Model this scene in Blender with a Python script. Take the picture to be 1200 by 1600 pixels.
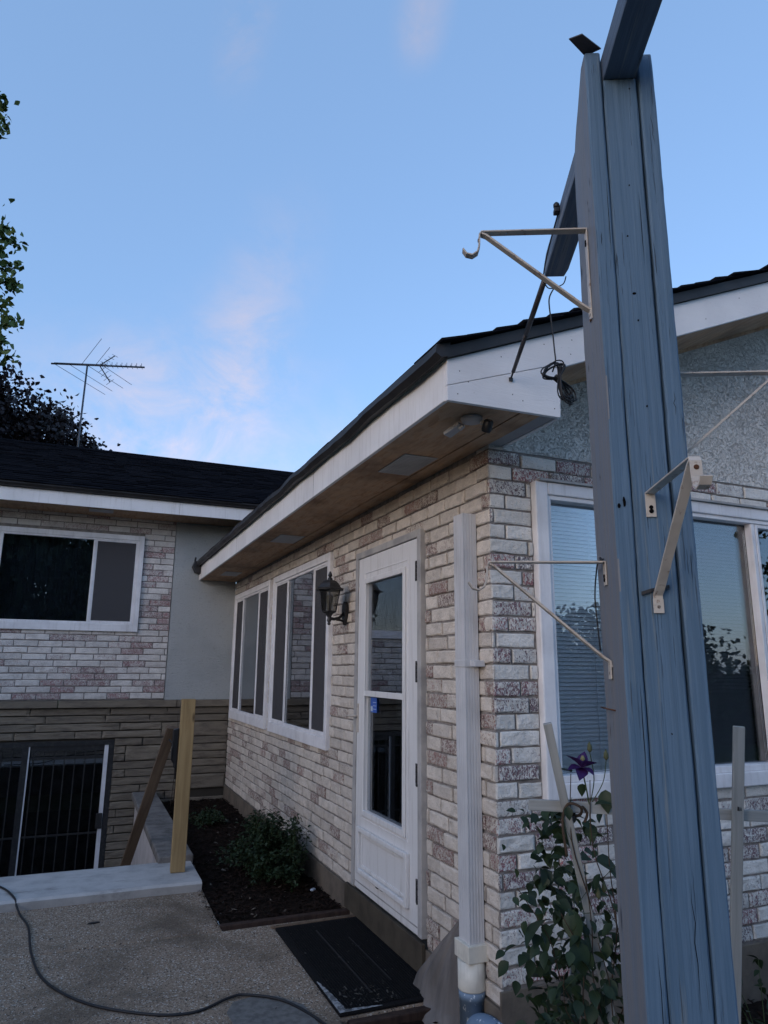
import bpy, bmesh, math, random
from mathutils import Vector, Matrix, noise
R = math.radians
scene = bpy.context.scene
for o in list(bpy.data.objects):
    bpy.data.objects.remove(o)
COL = scene.collection
rnd = random.Random(7)

# ------------------------------------------------------------------ camera
cam_d = bpy.data.cameras.new('camera')
cam = bpy.data.objects.new('camera', cam_d)
COL.objects.link(cam)
cam.location = (-1.7063, -2.7846, 1.3161)
cam.rotation_euler = (R(102.6201), R(-0.4562), R(-22.8542))
cam_d.sensor_fit = 'VERTICAL'
cam_d.sensor_height = 32.0
cam_d.lens = 1098.5 / 1600 * 32.0
cam_d.clip_start = 0.03
cam_d.clip_end = 600
scene.camera = cam

# ------------------------------------------------------------------ world
SUN_EL, SUN_AZ = R(15.0), R(-118.0)          # azimuth clockwise from +Y
SKY_STR, CLOUD = 0.15, 1.0
CLOUDS = [((.092, .945, .300), .19, 1.0, (.8, 1, 1.1)), ((.196, .853, .484), .12, .32, (1.8, 1, .6)), ((.157, .898, .412), .10, .5, (1.5, 1, .7)),
          ((.107, .677, .728), .07, .8, (1.8, .8, .8)), ((.297, .605, .739), .05, .5, (1.5, .8, .8)),
          ((.75, -.55, .35), .25, 1.0, (1, 1, 1.6)), ((-.6, -.7, .4), .25, .9, (1, 1, 1.6)), ((-.9, .1, .42), .2, .9, (1, 1, 1.6)), ((.1, -.9, .3), .25, .9, (1, 1, 1.6))]
world = bpy.data.worlds.new('World')
scene.world = world
world.use_nodes = True
nt = world.node_tree
nt.nodes.clear()
def WN(t, **k):
    n = nt.nodes.new(t)
    for a, b in k.items():
        setattr(n, a, b)
    return n
sky = WN('ShaderNodeTexSky', sky_type='NISHITA', sun_disc=False)
sky.sun_elevation = SUN_EL
sky.sun_rotation = SUN_AZ
sky.altitude = 200
sky.air_density = 1.0
sky.dust_density = 1.0
sky.ozone_density = 4.0
tc = WN('ShaderNodeTexCoord')
def noise_w(scale, detail, stretch, rough=.55, loc=(0, 0, 0)):
    mp = WN('ShaderNodeMapping')
    mp.inputs['Scale'].default_value = stretch
    mp.inputs['Location'].default_value = loc
    nt.links.new(tc.outputs['Generated'], mp.inputs['Vector'])
    n = WN('ShaderNodeTexNoise')
    n.inputs['Scale'].default_value = scale
    n.inputs['Detail'].default_value = detail
    n.inputs['Roughness'].default_value = rough
    n.inputs['Distortion'].default_value = .5
    nt.links.new(mp.outputs['Vector'], n.inputs['Vector'])
    return n.outputs['Fac']
def ramp_w(src, a, b, top=1.0):
    r = WN('ShaderNodeMapRange', interpolation_type='SMOOTHSTEP')
    r.inputs['From Min'].default_value = a
    r.inputs['From Max'].default_value = b
    r.inputs['To Max'].default_value = top
    nt.links.new(src, r.inputs['Value'])
    return r.outputs['Result']
def mul_w(a, b):
    m = WN('ShaderNodeMath', operation='MULTIPLY')
    nt.links.new(a, m.inputs[0])
    nt.links.new(b, m.inputs[1])
    return m.outputs[0]
fine = ramp_w(noise_w(7.5, 9, (1, 1, 1.5), .66), .30, .74)
def blob(d, w, amt, stretch=(1, 1, 1)):
    """a soft-edged patch of thin cloud round the direction d"""
    dn = WN('ShaderNodeVectorMath', operation='SUBTRACT')
    nt.links.new(tc.outputs['Generated'], dn.inputs[0]); dn.inputs[1].default_value = d
    sc_ = WN('ShaderNodeVectorMath', operation='MULTIPLY'); nt.links.new(dn.outputs[0], sc_.inputs[0]); sc_.inputs[1].default_value = stretch
    ln = WN('ShaderNodeVectorMath', operation='LENGTH'); nt.links.new(sc_.outputs[0], ln.inputs[0])
    wob = WN('ShaderNodeMath', operation='MULTIPLY_ADD')
    nt.links.new(noise_w(6, 5, (1, 1, 1)), wob.inputs[0]); wob.inputs[1].default_value = -w * .9; nt.links.new(ln.outputs['Value'], wob.inputs[2])
    return ramp_w(wob.outputs[0], w * .75, -w * .42, amt)
def add_w(a, b):
    m_ = WN('ShaderNodeMath', operation='ADD', use_clamp=True)
    nt.links.new(a, m_.inputs[0]); nt.links.new(b, m_.inputs[1]); return m_.outputs[0]
big = ramp_w(noise_w(2.1, 4, (1, 1, 1.6), loc=(.9, .1, .55)), .60, .85, .8)
for d_, w_, am, st_ in CLOUDS:
    big = add_w(big, blob(d_, w_, am, st_))
cm = WN('ShaderNodeMath', operation='MULTIPLY')
cm.inputs[1].default_value = 1.0 * CLOUD
nt.links.new(mul_w(big, fine), cm.inputs[0])
tint = WN('ShaderNodeMix', data_type='RGBA', blend_type='MULTIPLY')
tint.inputs[0].default_value = 1
nt.links.new(sky.outputs['Color'], tint.inputs[6])
tint.inputs[7].default_value = (1.07, .93, .87, 1)
even = WN('ShaderNodeMix', data_type='RGBA')
even.inputs[0].default_value = .60
nt.links.new(tint.outputs[2], even.inputs[6])
even.inputs[7].default_value = (.545, .93, 1.56, 1)
bw = WN('ShaderNodeRGBToBW')
nt.links.new(even.outputs[2], bw.inputs[0])
cl = WN('ShaderNodeMix', data_type='RGBA', blend_type='MULTIPLY')
cl.inputs[0].default_value = 1
nt.links.new(bw.outputs[0], cl.inputs[6])
cl.inputs[7].default_value = (1.32, 1.26, 1.55, 1)
mixc = WN('ShaderNodeMix', data_type='RGBA')
nt.links.new(cm.outputs[0], mixc.inputs[0])
nt.links.new(even.outputs[2], mixc.inputs[6])
nt.links.new(cl.outputs[2], mixc.inputs[7])
bg = WN('ShaderNodeBackground')
bg.inputs['Strength'].default_value = SKY_STR
nt.links.new(mixc.outputs[2], bg.inputs['Color'])
wo = WN('ShaderNodeOutputWorld')
nt.links.new(bg.outputs[0], wo.inputs['Surface'])

# ------------------------------------------------------------------ sun (already at the horizon, spread wide by the hazy afterglow)
sd = bpy.data.lights.new('sun', 'SUN')
sd.energy = 0.17
sd.color = (1.0, .84, .74)
sd.angle = R(25)
so = bpy.data.objects.new('sun', sd)
COL.objects.link(so)
sdir = Vector((math.sin(SUN_AZ) * math.cos(SUN_EL), math.cos(SUN_AZ) * math.cos(SUN_EL), math.sin(R(17))))
so.rotation_euler = sdir.to_track_quat('Z', 'Y').to_euler()
so.location = (-6, -6, 9)

scene.view_settings.view_transform = 'Standard'
scene.view_settings.look = 'None'
scene.view_settings.gamma = 1
scene.view_settings.use_curve_mapping = False
scene.view_settings.exposure = 1.68

# ------------------------------------------------------------------ materials
MATS = {}
class NB:
    """small node-building helper for one material"""
    def __init__(s, name, rough=.7, spec=.3, metal=0.0):
        s.m = bpy.data.materials.new(name)
        s.m.use_nodes = True
        s.t = s.m.node_tree
        s.t.nodes.clear()
        s.out = s.n('ShaderNodeOutputMaterial')
        s.b = s.n('ShaderNodeBsdfPrincipled')
        s.b.inputs['Roughness'].default_value = rough
        s.b.inputs['Specular IOR Level'].default_value = spec
        s.b.inputs['Metallic'].default_value = metal
        s.l(s.b.outputs[0], s.out.inputs[0])
        g = s.n('ShaderNodeNewGeometry')
        s.pos = g.outputs['Position']
        s.island = g.outputs['Random Per Island']
        MATS[name] = s.m
    def n(s, t, **k):
        n = s.t.nodes.new(t)
        for a, b in k.items():
            setattr(n, a, b)
        return n
    def l(s, a, b):
        s.t.links.new(a, b)
    def vec(s, scale=(1, 1, 1), src=None, rot=(0, 0, 0)):
        m = s.n('ShaderNodeMapping')
        m.inputs['Scale'].default_value = scale
        m.inputs['Rotation'].default_value = rot
        s.l(src or s.pos, m.inputs['Vector'])
        return m.outputs['Vector']
    def objvec(s, scale=(1, 1, 1)):
        t = s.n('ShaderNodeTexCoord')
        return s.vec(scale, t.outputs['Object'])
    def noise(s, scale, detail=4, vec=None, rough=.55, dist=0):
        n = s.n('ShaderNodeTexNoise')
        n.inputs['Scale'].default_value = scale
        n.inputs['Detail'].default_value = detail
        n.inputs['Roughness'].default_value = rough
        n.inputs['Distortion'].default_value = dist
        s.l(vec or s.pos, n.inputs['Vector'])
        return n.outputs['Fac']
    def voro(s, scale, vec=None, feature='F1', out='Distance'):
        n = s.n('ShaderNodeTexVoronoi', feature=feature)
        n.inputs['Scale'].default_value = scale
        s.l(vec or s.pos, n.inputs['Vector'])
        return n.outputs[out]
    def rng(s, src, a, b, c=0, d=1):
        r = s.n('ShaderNodeMapRange', interpolation_type='SMOOTHSTEP')
        for k, v in zip(('From Min', 'From Max', 'To Min', 'To Max'), (a, b, c, d)):
            r.inputs[k].default_value = v
        s.l(src, r.inputs['Value'])
        return r.outputs['Result']
    def math(s, op, a, b=0.0):
        m = s.n('ShaderNodeMath', operation=op)
        for i, v in enumerate((a, b)):
            if isinstance(v, (int, float)):
                m.inputs[i].default_value = v
            else:
                s.l(v, m.inputs[i])
        return m.outputs[0]
    def mix(s, f, a, b):
        m = s.n('ShaderNodeMix', data_type='RGBA')
        for i, v in ((0, f), (6, a), (7, b)):
            if isinstance(v, (int, float)):
                m.inputs[i].default_value = v
            elif isinstance(v, tuple):
                m.inputs[i].default_value = (*v[:3], 1)
            else:
                s.l(v, m.inputs[i])
        return m.outputs[2]
    def rand(s):
        o = s.n('ShaderNodeObjectInfo')
        return s.math('FRACT', s.math('ADD', o.outputs['Random'], s.island))
    def frac(s, r, k):
        return s.math('FRACT', s.math('MULTIPLY', r, k))
    def color(s, c):
        if isinstance(c, tuple):
            s.b.inputs['Base Color'].default_value = (*c[:3], 1)
        else:
            s.l(c, s.b.inputs['Base Color'])
    def rough(s, r):
        s.l(r, s.b.inputs['Roughness'])
    def bump(s, h, dist=.004, strength=.8):
        b = s.n('ShaderNodeBump')
        b.inputs['Distance'].default_value = dist
        b.inputs['Strength'].default_value = strength
        s.l(h, b.inputs['Height'])
        s.l(b.outputs[0], s.b.inputs['Normal'])

def brick_mat(name, white1, white2, redlo, redhi, share, stretch):
    m = NB(name, .85, .2)
    r = m.rand()
    r2, r3 = m.frac(r, 7.31), m.frac(r, 13.7)
    base = m.mix(r2, white1, white2)
    base = m.mix(m.math('MULTIPLY', m.rng(m.noise(14, 5), .35, .75), .5), base, tuple(c * .66 for c in white2))
    red = m.mix(r3, redlo, redhi)
    blot = m.noise(135, 4, m.vec(stretch), .62, 1.3)
    thr = m.rng(m.frac(r, 3.17), 1 - share, 1 - share * .25, .70, .50)
    mask = m.rng(m.math('SUBTRACT', m.math('ADD', blot, m.math('MULTIPLY', m.noise(22, 2), .22)), m.math('ADD', thr, .11)), -.006, .014)
    pit = m.rng(m.noise(170, 2), .62, .70)
    base = m.mix(m.math('MULTIPLY', pit, .5), base, (.10, .085, .08))
    m.color(m.mix(m.math('MULTIPLY', mask, .88), base, red))
    h = m.math('SUBTRACT', m.math('ADD', m.noise(55, 5), m.math('MULTIPLY', m.noise(9, 3), .8)), m.math('MULTIPLY', mask, .25))
    m.bump(h, .008, 1.0)
brick_mat('brick_front', (.74, .72, .68), (.60, .59, .56), (.075, .05, .075), (.30, .09, .105), .72, (1, 1, .5))
brick_mat('brick_side', (.67, .61, .54), (.53, .48, .425), (.15, .09, .09), (.33, .17, .155), .42, (1, 1, .5))
brick_mat('brick_wing', (.72, .69, .66), (.58, .555, .535), (.24, .13, .14), (.34, .16, .17), .62, (1, 1, .7))

m = NB('mortar', .95, .1)
m.color(m.mix(m.rng(m.noise(30, 4), .35, .7), (.27, .25, .235), (.17, .155, .145)))
m.bump(m.noise(120, 4), .002)

m = NB('stone', .8, .2)
r = m.rand()
c = m.mix(r, (.23, .195, .15), (.165, .14, .11))
c = m.mix(m.rng(m.noise(6, 4, m.vec((1, 1, 4))), .4, .75), c, (.13, .11, .09))
m.color(c)
m.bump(m.math('ADD', m.noise(40, 5, m.vec((1, 1, 2))), m.noise(9, 2, m.vec((1, 1, 3)))), .008, .8)
m = NB('stone_joint', .95, .1)
m.color((.055, .048, .04))

m = NB('stucco', .9, .15)
v = m.vec((1, 1, 1))
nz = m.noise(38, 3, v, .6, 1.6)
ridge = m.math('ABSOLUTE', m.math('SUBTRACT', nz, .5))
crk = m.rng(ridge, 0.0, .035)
pit_shade = m.math('MULTIPLY', m.math('SUBTRACT', 1.0, crk), .38)  # crevice shade that the bump leaves too faint, mixed into the colour
m.color(m.mix(pit_shade, m.mix(m.rng(m.noise(3, 4), .35, .7), (.72, .70, .66), (.62, .60, .57)), (.20, .195, .19)))
m.bump(m.math('ADD', m.math('MULTIPLY', crk, .8), m.math('MULTIPLY', m.noise(90, 4), .5)), .012, 1.0)
m = NB('stucco_pale', .9, .15)
m.color(m.mix(m.rng(m.noise(34, 4, m.vec((1, 1, 2.2)), .6, .8), .56, .72, 0, .5), m.mix(m.rng(m.noise(2.2, 4), .35, .7), (.52, .55, .56), (.44, .475, .49)), (.27, .29, .30)))  # shading of the stucco relief painted into the colour as darker blotches
m.bump(m.math('ADD', m.noise(34, 4, m.vec((1, 1, 2.2)), .6, .8), m.noise(120, 3)), .02, 1.0)

def paint(name, a, b, rough=.5, spec=.4, scale=5, bump=.0012, grain=(1, 1, 1), gs=40):
    m = NB(name, rough, spec)
    m.color(m.mix(m.rng(m.noise(scale, 5), .35, .72), a, b))
    m.bump(m.noise(gs, 5, m.vec(grain)), bump, .7)
    return m
m = paint('fascia_white', (.76, .76, .77), (.66, .66, .67), .55, .35, 2.2)
m = NB('fascia_board', .6, .3)
spk = m.rng(m.noise(140, 2, m.vec((.4, 1, 1))), .66, .72)
m.color(m.mix(m.math('MULTIPLY', spk, .35), m.mix(m.rng(m.noise(3, 5), .3, .75), (.77, .77, .78), (.66, .66, .68)), (.35, .34, .34)))
m.bump(m.noise(60, 6, m.vec((.12, .5, 1)), .6, 1.5), .0018, .8)
paint('frame_white', (.76, .76, .78), (.64, .64, .66), .45, .4, 7)
m = NB('door_white', .45, .4)
scuff = m.rng(m.noise(14, 6, m.vec((1, 1, .5)), .7), .60, .78)
m.color(m.mix(m.math('MULTIPLY', scuff, .45), (.68, .68, .68), (.38, .37, .35)))
m.bump(m.noise(60, 3), .0006)
paint('trim_grey', (.42, .41, .40), (.28, .28, .28), .6, .3, 8, .0015, (1, 1, .2))
paint('vinyl_white', (.56, .57, .59), (.48, .49, .51), .4, .4, 5, .0006)
paint('pvc_white', (.72, .70, .62), (.55, .53, .47), .45, .4, 9, .0006)
m = NB('pipe_blue', .5, .35)
m.color(m.mix(m.rng(m.noise(48, 3), .63, .66), m.mix(m.rng(m.noise(8, 3), .4, .7), (.18, .26, .36), (.13, .20, .30)), (.60, .66, .70)))
m.bump(m.noise(50, 2), .001)

m = NB('soffit_wood', .75, .2)
v = m.vec((5, .7, 1))
c = m.mix(m.rng(m.noise(7, 6, v, .6, 1.2), .38, .66), (.52, .33, .20), (.35, .21, .125))
c = m.mix(m.rng(m.voro(30, m.vec((1, .45, 1)), out='Color') , .1, .8, 0, .6), c, (.50, .36, .25))
c = m.mix(m.rng(m.noise(2.2, 5), .50, .72, 0, .6), c, (.12, .075, .055))
m.color(c)
m.bump(m.noise(70, 3, v), .0015)
paint('vent_metal', (.42, .43, .44), (.34, .35, .36), .5, .4, 6, .0006)
paint('soffit_grey', (.36, .37, .38), (.30, .30, .32), .7, .25, 6, .001)

m = NB('shingle', 1, .0)
r = m.rand()
c = m.mix(r, (.006, .007, .010), (.012, .013, .017))
c = m.mix(m.rng(m.voro(260, out='Color') if False else m.noise(320, 2), .5, .72), c, (.022, .023, .028))
m.color(c)
m.bump(m.noise(260, 2), .001, .5)
m = NB('drip_metal', .5, .4)
m.color(m.mix(m.rng(m.noise(10, 4), .4, .7), (.028, .026, .027), (.016, .015, .016)))

# post paint: grey blue, worn along the grain
def grime(name, amt=.35, col=(.20, .17, .13)):
    # thin dirt runs and smudges mixed over an existing paint
    mt = MATS[name]; t_ = mt.node_tree
    bs = [n for n in t_.nodes if n.type == 'BSDF_PRINCIPLED'][0]
    src = bs.inputs['Base Color'].links[0].from_socket
    g_ = t_.nodes.new('ShaderNodeNewGeometry'); mp = t_.nodes.new('ShaderNodeMapping'); mp.inputs['Scale'].default_value = (22, 22, 1.6)
    t_.links.new(g_.outputs['Position'], mp.inputs['Vector'])
    n1 = t_.nodes.new('ShaderNodeTexNoise'); n1.inputs['Scale'].default_value = 1.5; n1.inputs['Detail'].default_value = 7; n1.inputs['Roughness'].default_value = .68
    t_.links.new(mp.outputs[0], n1.inputs['Vector'])
    rg = t_.nodes.new('ShaderNodeMapRange'); rg.inputs['From Min'].default_value = .52; rg.inputs['From Max'].default_value = .78; rg.inputs['To Max'].default_value = amt
    t_.links.new(n1.outputs['Fac'], rg.inputs['Value'])
    mx = t_.nodes.new('ShaderNodeMix'); mx.data_type = 'RGBA'
    t_.links.new(rg.outputs[0], mx.inputs[0]); t_.links.new(src, mx.inputs[6]); mx.inputs[7].default_value = (*col, 1)
    t_.links.new(mx.outputs[2], bs.inputs['Base Color'])
def wood_paint(name, a, b, bare, wear, axis):
    m = NB(name, .6, .3)
    st = {'z': (48, 48, 1.1), 'y': (48, 1.1, 48)}[axis]
    v = m.objvec(st)
    g = m.noise(1.6, 6, v, .62, .5)
    w = m.noise(3.0, 4, m.objvec({'z': (3, 3, .5), 'y': (3, .5, 3)}[axis]), .6)
    fine = m.noise(5.5, 3, v, .6, .3)
    c = m.mix(m.rng(g, .34, .66), a, b)
    crack = m.math('MULTIPLY', m.rng(fine, .645, .68), m.rng(w, .42, .6))
    c = m.mix(m.math('MULTIPLY', m.rng(m.math('ADD', g, m.math('MULTIPLY', w, .7)), 1.0 - wear, 1.12 - wear), .75), c, bare)
    c = m.mix(m.math('MULTIPLY', crack, .7), c, (.025, .032, .045))
    kn = m.voro(1.0, m.objvec({'z': (9, 9, 2.6), 'y': (9, 2.6, 9)}[axis]))
    c = m.mix(m.math('MULTIPLY', m.rng(kn, .03, .085, 1, 0), .8), c, (.03, .035, .045))
    m.color(c)
    h = m.math('SUBTRACT', m.math('MULTIPLY', g, .8), m.math('MULTIPLY', crack, .8))
    m.bump(m.math('ADD', h, m.math('MULTIPLY', m.noise(2.6, 2, v), .35)), .0032, .9)
wood_paint('post_paint', (.100, .168, .250), (.072, .130, .200), (.16, .20, .23), .04, 'z')
wood_paint('post_paint_worn', (.17, .195, .235), (.12, .145, .18), (.20, .20, .21), .25, 'z')
wood_paint('beam_paint', (.11, .145, .20), (.08, .11, .16), (.20, .21, .23), .12, 'y')
m = NB('hole_dark', 1, 0); m.color((.006, .006, .007))

m = NB('bracket_metal', .5, .4)
rust = m.rng(m.noise(42, 5, None, .7), .57, .68)
m.color(m.mix(m.math('MULTIPLY', rust, .7), m.mix(m.rng(m.noise(12, 3), .4, .7), (.50, .46, .41), (.38, .345, .31)), (.16, .08, .045)))
m.bump(m.noise(60, 4), .0008)
m = NB('rust', .85, .2); m.color((.09, .04, .022))
m = NB('black_plastic', .45, .4); m.color((.012, .012, .014))
m = NB('black_metal', .5, .45)
m.color(m.mix(m.rng(m.noise(25, 4), .45, .7), (.018, .018, .02), (.035, .035, .034)))
m = NB('rod_metal', .45, .4, .2); m.color(m.mix(m.rng(m.noise(20, 4), .4, .7), (.05, .045, .05), (.03, .028, .032)))
m = NB('cable_black', .55, .35); m.color((.016, .017, .02))
m = NB('antenna_metal', .5, .3, .5); m.color((.10, .11, .13))
m = NB('camera_white', .45, .4); m.color((.32, .33, .35))

def lumber(name, a, b, c3):
    m = NB(name, .75, .2)
    v = m.objvec((18, 18, 1.1))
    g = m.noise(1.4, 5, v, .6, .8)
    c = m.mix(m.rng(g, .35, .68), a, b)
    kn = m.voro(1.0, m.objvec((8, 8, 2.4)))
    c = m.mix(m.rng(kn, .05, .14, 1, 0), c, c3)
    m.color(c)
    m.bump(g, .002, .8)
lumber('lumber_yellow', (.34, .245, .125), (.25, .175, .085), (.08, .05, .03))
lumber('lumber_brown', (.16, .115, .08), (.10, .07, .05), (.04, .03, .02))
lumber('stake_white', (.33, .335, .32), (.23, .235, .225), (.14, .12, .10))
lumber('timber_dark', (.055, .035, .028), (.03, .02, .017), (.015, .01, .008))
paint('sill_brown', (.075, .065, .05), (.05, .043, .035), .8, .15, 9, .002)

m = NB('concrete', .9, .2)
ag = m.voro(150, out='Color')
sep = m.n('ShaderNodeSeparateColor'); m.l(ag, sep.inputs[0])
c = m.mix(sep.outputs[0], (.32, .245, .18), (.225, .172, .128))
c = m.mix(m.rng(sep.outputs[1], .86, .93), c, (.48, .45, .40))
c = m.mix(m.rng(sep.outputs[2], .86, .93), c, (.045, .04, .038))
st = m.noise(1.7, 6, None, .62, .4)
hair = m.rng(m.math('ABSOLUTE', m.math('SUBTRACT', m.noise(1.3, 6, None, .6, .6), .52)), .0, .004, .55, 0)
c = m.mix(m.math('MULTIPLY', hair, m.rng(m.noise(.9, 2), .5, .6)), c, (.03, .025, .02))
c = m.mix(m.rng(st, .42, .66, 0, .75), c, (.11, .085, .062))
m.color(c)
m.bump(m.math('ADD', m.voro(150), m.noise(30, 5)), .003, .9)
m = NB('concrete_smooth', .85, .25)
c = m.mix(m.rng(m.noise(5, 6, None, .65), .38, .68), (.46, .46, .455), (.34, .34, .34))
c = m.mix(m.rng(m.noise(2.2, 6, m.vec((1, 3, 1)), .7), .56, .72, 0, .7), c, (.17, .165, .16))
m.color(c)
m.bump(m.noise(40, 6), .003, .8)
m = NB('concrete_patch', .85, .25)
m.color(m.mix(m.rng(m.noise(30, 5), .35, .7), (.17, .165, .155), (.11, .105, .10)))
m.bump(m.noise(60, 5), .003)
m = NB('cap_concrete', .9, .2)
m.color(m.mix(m.rng(m.noise(7, 6, None, .7), .36, .68), (.21, .20, .19), (.11, .105, .10)))
m.bump(m.noise(50, 5), .003)
m = NB('foundation', .9, .2)
m.color(m.mix(m.rng(m.noise(5, 6, None, .7), .36, .7), (.16, .135, .108), (.10, .085, .072)))
m.bump(m.noise(40, 5), .004)
paint('parge_white', (.50, .48, .48), (.40, .385, .38), .85, .15, 6, .003)

m = NB('soil', 1, .05)
m.color(m.mix(m.rng(m.noise(24, 6, None, .7), .35, .7), (.026, .019, .015), (.012, .009, .008)))
m.bump(m.noise(60, 6), .02, 1)
m = NB('mulch', .95, .1)
r = m.rand()
m.color(m.mix(m.rng(r, .975, .99), m.mix(m.frac(r, 5.3), (.024, .015, .012), (.010, .007, .006)), (.15, .13, .11)))
m = NB('mat_black', .95, .1)
m.color(m.mix(m.rng(m.noise(200, 2), .5, .75), (.010, .010, .011), (.03, .03, .031)))
m.bump(m.noise(240, 2), .003, 1)
m = NB('mat_worn', .8, .2)
m.color(m.mix(m.rng(m.noise(45, 3), .38, .6), (.30, .31, .32), (.10, .105, .11)))
m = NB('litter', .9, .1)
r = m.rand()
m.color(m.mix(r, (.015, .015, .015), (.11, .105, .095)))
m = NB('lawn', 1, .05)
m.color(m.mix(m.rng(m.noise(3, 6), .35, .7), (.035, .055, .02), (.05, .06, .028)))
m.bump(m.noise(80, 4), .03)

m = NB('cloth', .95, .05)
m.b.inputs['Alpha'].default_value = .93
c = m.mix(m.rng(m.noise(7, 5, m.vec((1, 1, .4)), .6, .6), .35, .7), (.20, .185, .175), (.115, .108, .105))
m.color(c)
m.bump(m.noise(160, 2), .001)

m = NB('sticker_blue', .4, .4)
v = m.objvec((1, 1, 1))
m.color((.03, .10, .42))
m = NB('sticker_white', .5, .4); m.color((.45, .52, .62))
m = NB('paper', .6, .3); m.color((.36, .40, .34))
m = NB('blind', .55, .3); m.color((.86, .89, .92))
m = NB('interior_dark', 1, 0); m.color((.012, .013, .016))
m = NB('interior_mid', 1, 0); m.color((.10, .105, .11))
m = NB('curtain', 1, 0); m.color((.05, .055, .062))
m.bump(m.noise(8, 2, m.vec((9, 9, .2))), .05)
m = NB('gasket', .7, .2); m.color((.02, .02, .022))
m = NB('blocker_siding', .8, .2); m.color((.30, .28, .25))  # siding of the unseen house added to block light

def glass(name, tint, base, gain, rough=0.0, wav=0.0):
    m = NB(name)
    t = m.n('ShaderNodeBsdfTransparent'); t.inputs[0].default_value = (*tint, 1)
    g = m.n('ShaderNodeBsdfGlossy'); g.inputs['Roughness'].default_value = rough
    g.inputs[0].default_value = (.95, .97, 1, 1)
    f = m.n('ShaderNodeFresnel'); f.inputs[0].default_value = 1.5
    if wav:
        b = m.n('ShaderNodeBump'); b.inputs['Distance'].default_value = wav
        m.l(m.noise(2.2, 2), b.inputs['Height'])
        m.l(b.outputs[0], g.inputs['Normal'])
    k = m.math('MULTIPLY', m.math('ADD', f.outputs[0], base), gain)
    k = m.math('MINIMUM', k, .95)
    mx = m.n('ShaderNodeMixShader')
    m.l(k, mx.inputs[0]); m.l(t.outputs[0], mx.inputs[1]); m.l(g.outputs[0], mx.inputs[2])
    m.l(mx.outputs[0], m.out.inputs[0])
    m.t.nodes.remove(m.b)
glass('glass', (.80, .84, .88), .02, 1.6, 0.0, .00008)
glass('glass_blinds', (1.0, 1.0, 1.0), .02, 1.35, 0.0, .00012)
glass('lantern_glass', (.50, .50, .48), .01, 1.0, .15)
m = NB('screen_mesh', .9, .1)
m.color((.085, .085, .092))
m.b.inputs['Alpha'].default_value = .72
m = NB('bulb', .3, .4); m.color((.35, .34, .32))

def leaf_mat(name, a, b, c):
    m = NB(name, .55, .3)
    r = m.rand()
    m.color(m.mix(m.frac(r, 9.7), m.mix(m.frac(r, 4.1), a, b), c))
    m.b.inputs['Transmission Weight'].default_value = 0
    return m
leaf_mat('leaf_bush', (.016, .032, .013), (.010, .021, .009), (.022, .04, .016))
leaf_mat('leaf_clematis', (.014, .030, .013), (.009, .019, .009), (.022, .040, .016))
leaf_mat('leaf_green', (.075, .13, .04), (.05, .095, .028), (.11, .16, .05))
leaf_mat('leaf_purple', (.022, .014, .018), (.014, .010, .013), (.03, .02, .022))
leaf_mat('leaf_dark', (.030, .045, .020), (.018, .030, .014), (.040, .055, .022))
m = NB('petal', .6, .25); m.color(m.mix(m.noise(60, 3), (.022, .008, .055), (.042, .013, .09)))
m = NB('petal_centre', .7, .2); m.color((.20, .19, .10))
m = NB('bud', .7, .2); m.color((.09, .095, .05))
m = NB('stem', .8, .15); m.color((.065, .045, .032))
m = NB('stem_green', .7, .2); m.color((.05, .07, .028))
m = NB('bark', .9, .1); m.color(m.mix(m.noise(9, 5, m.vec((3, 3, .6))), (.06, .05, .04), (.03, .025, .02)))
m.bump(m.noise(12, 5, m.vec((3, 3, .5))), .03)

for nm in ('vinyl_white', 'frame_white', 'door_white', 'fascia_white', 'pvc_white', 'parge_white'):
    grime(nm, .42 if nm in ('pvc_white', 'door_white') else .32)

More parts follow.
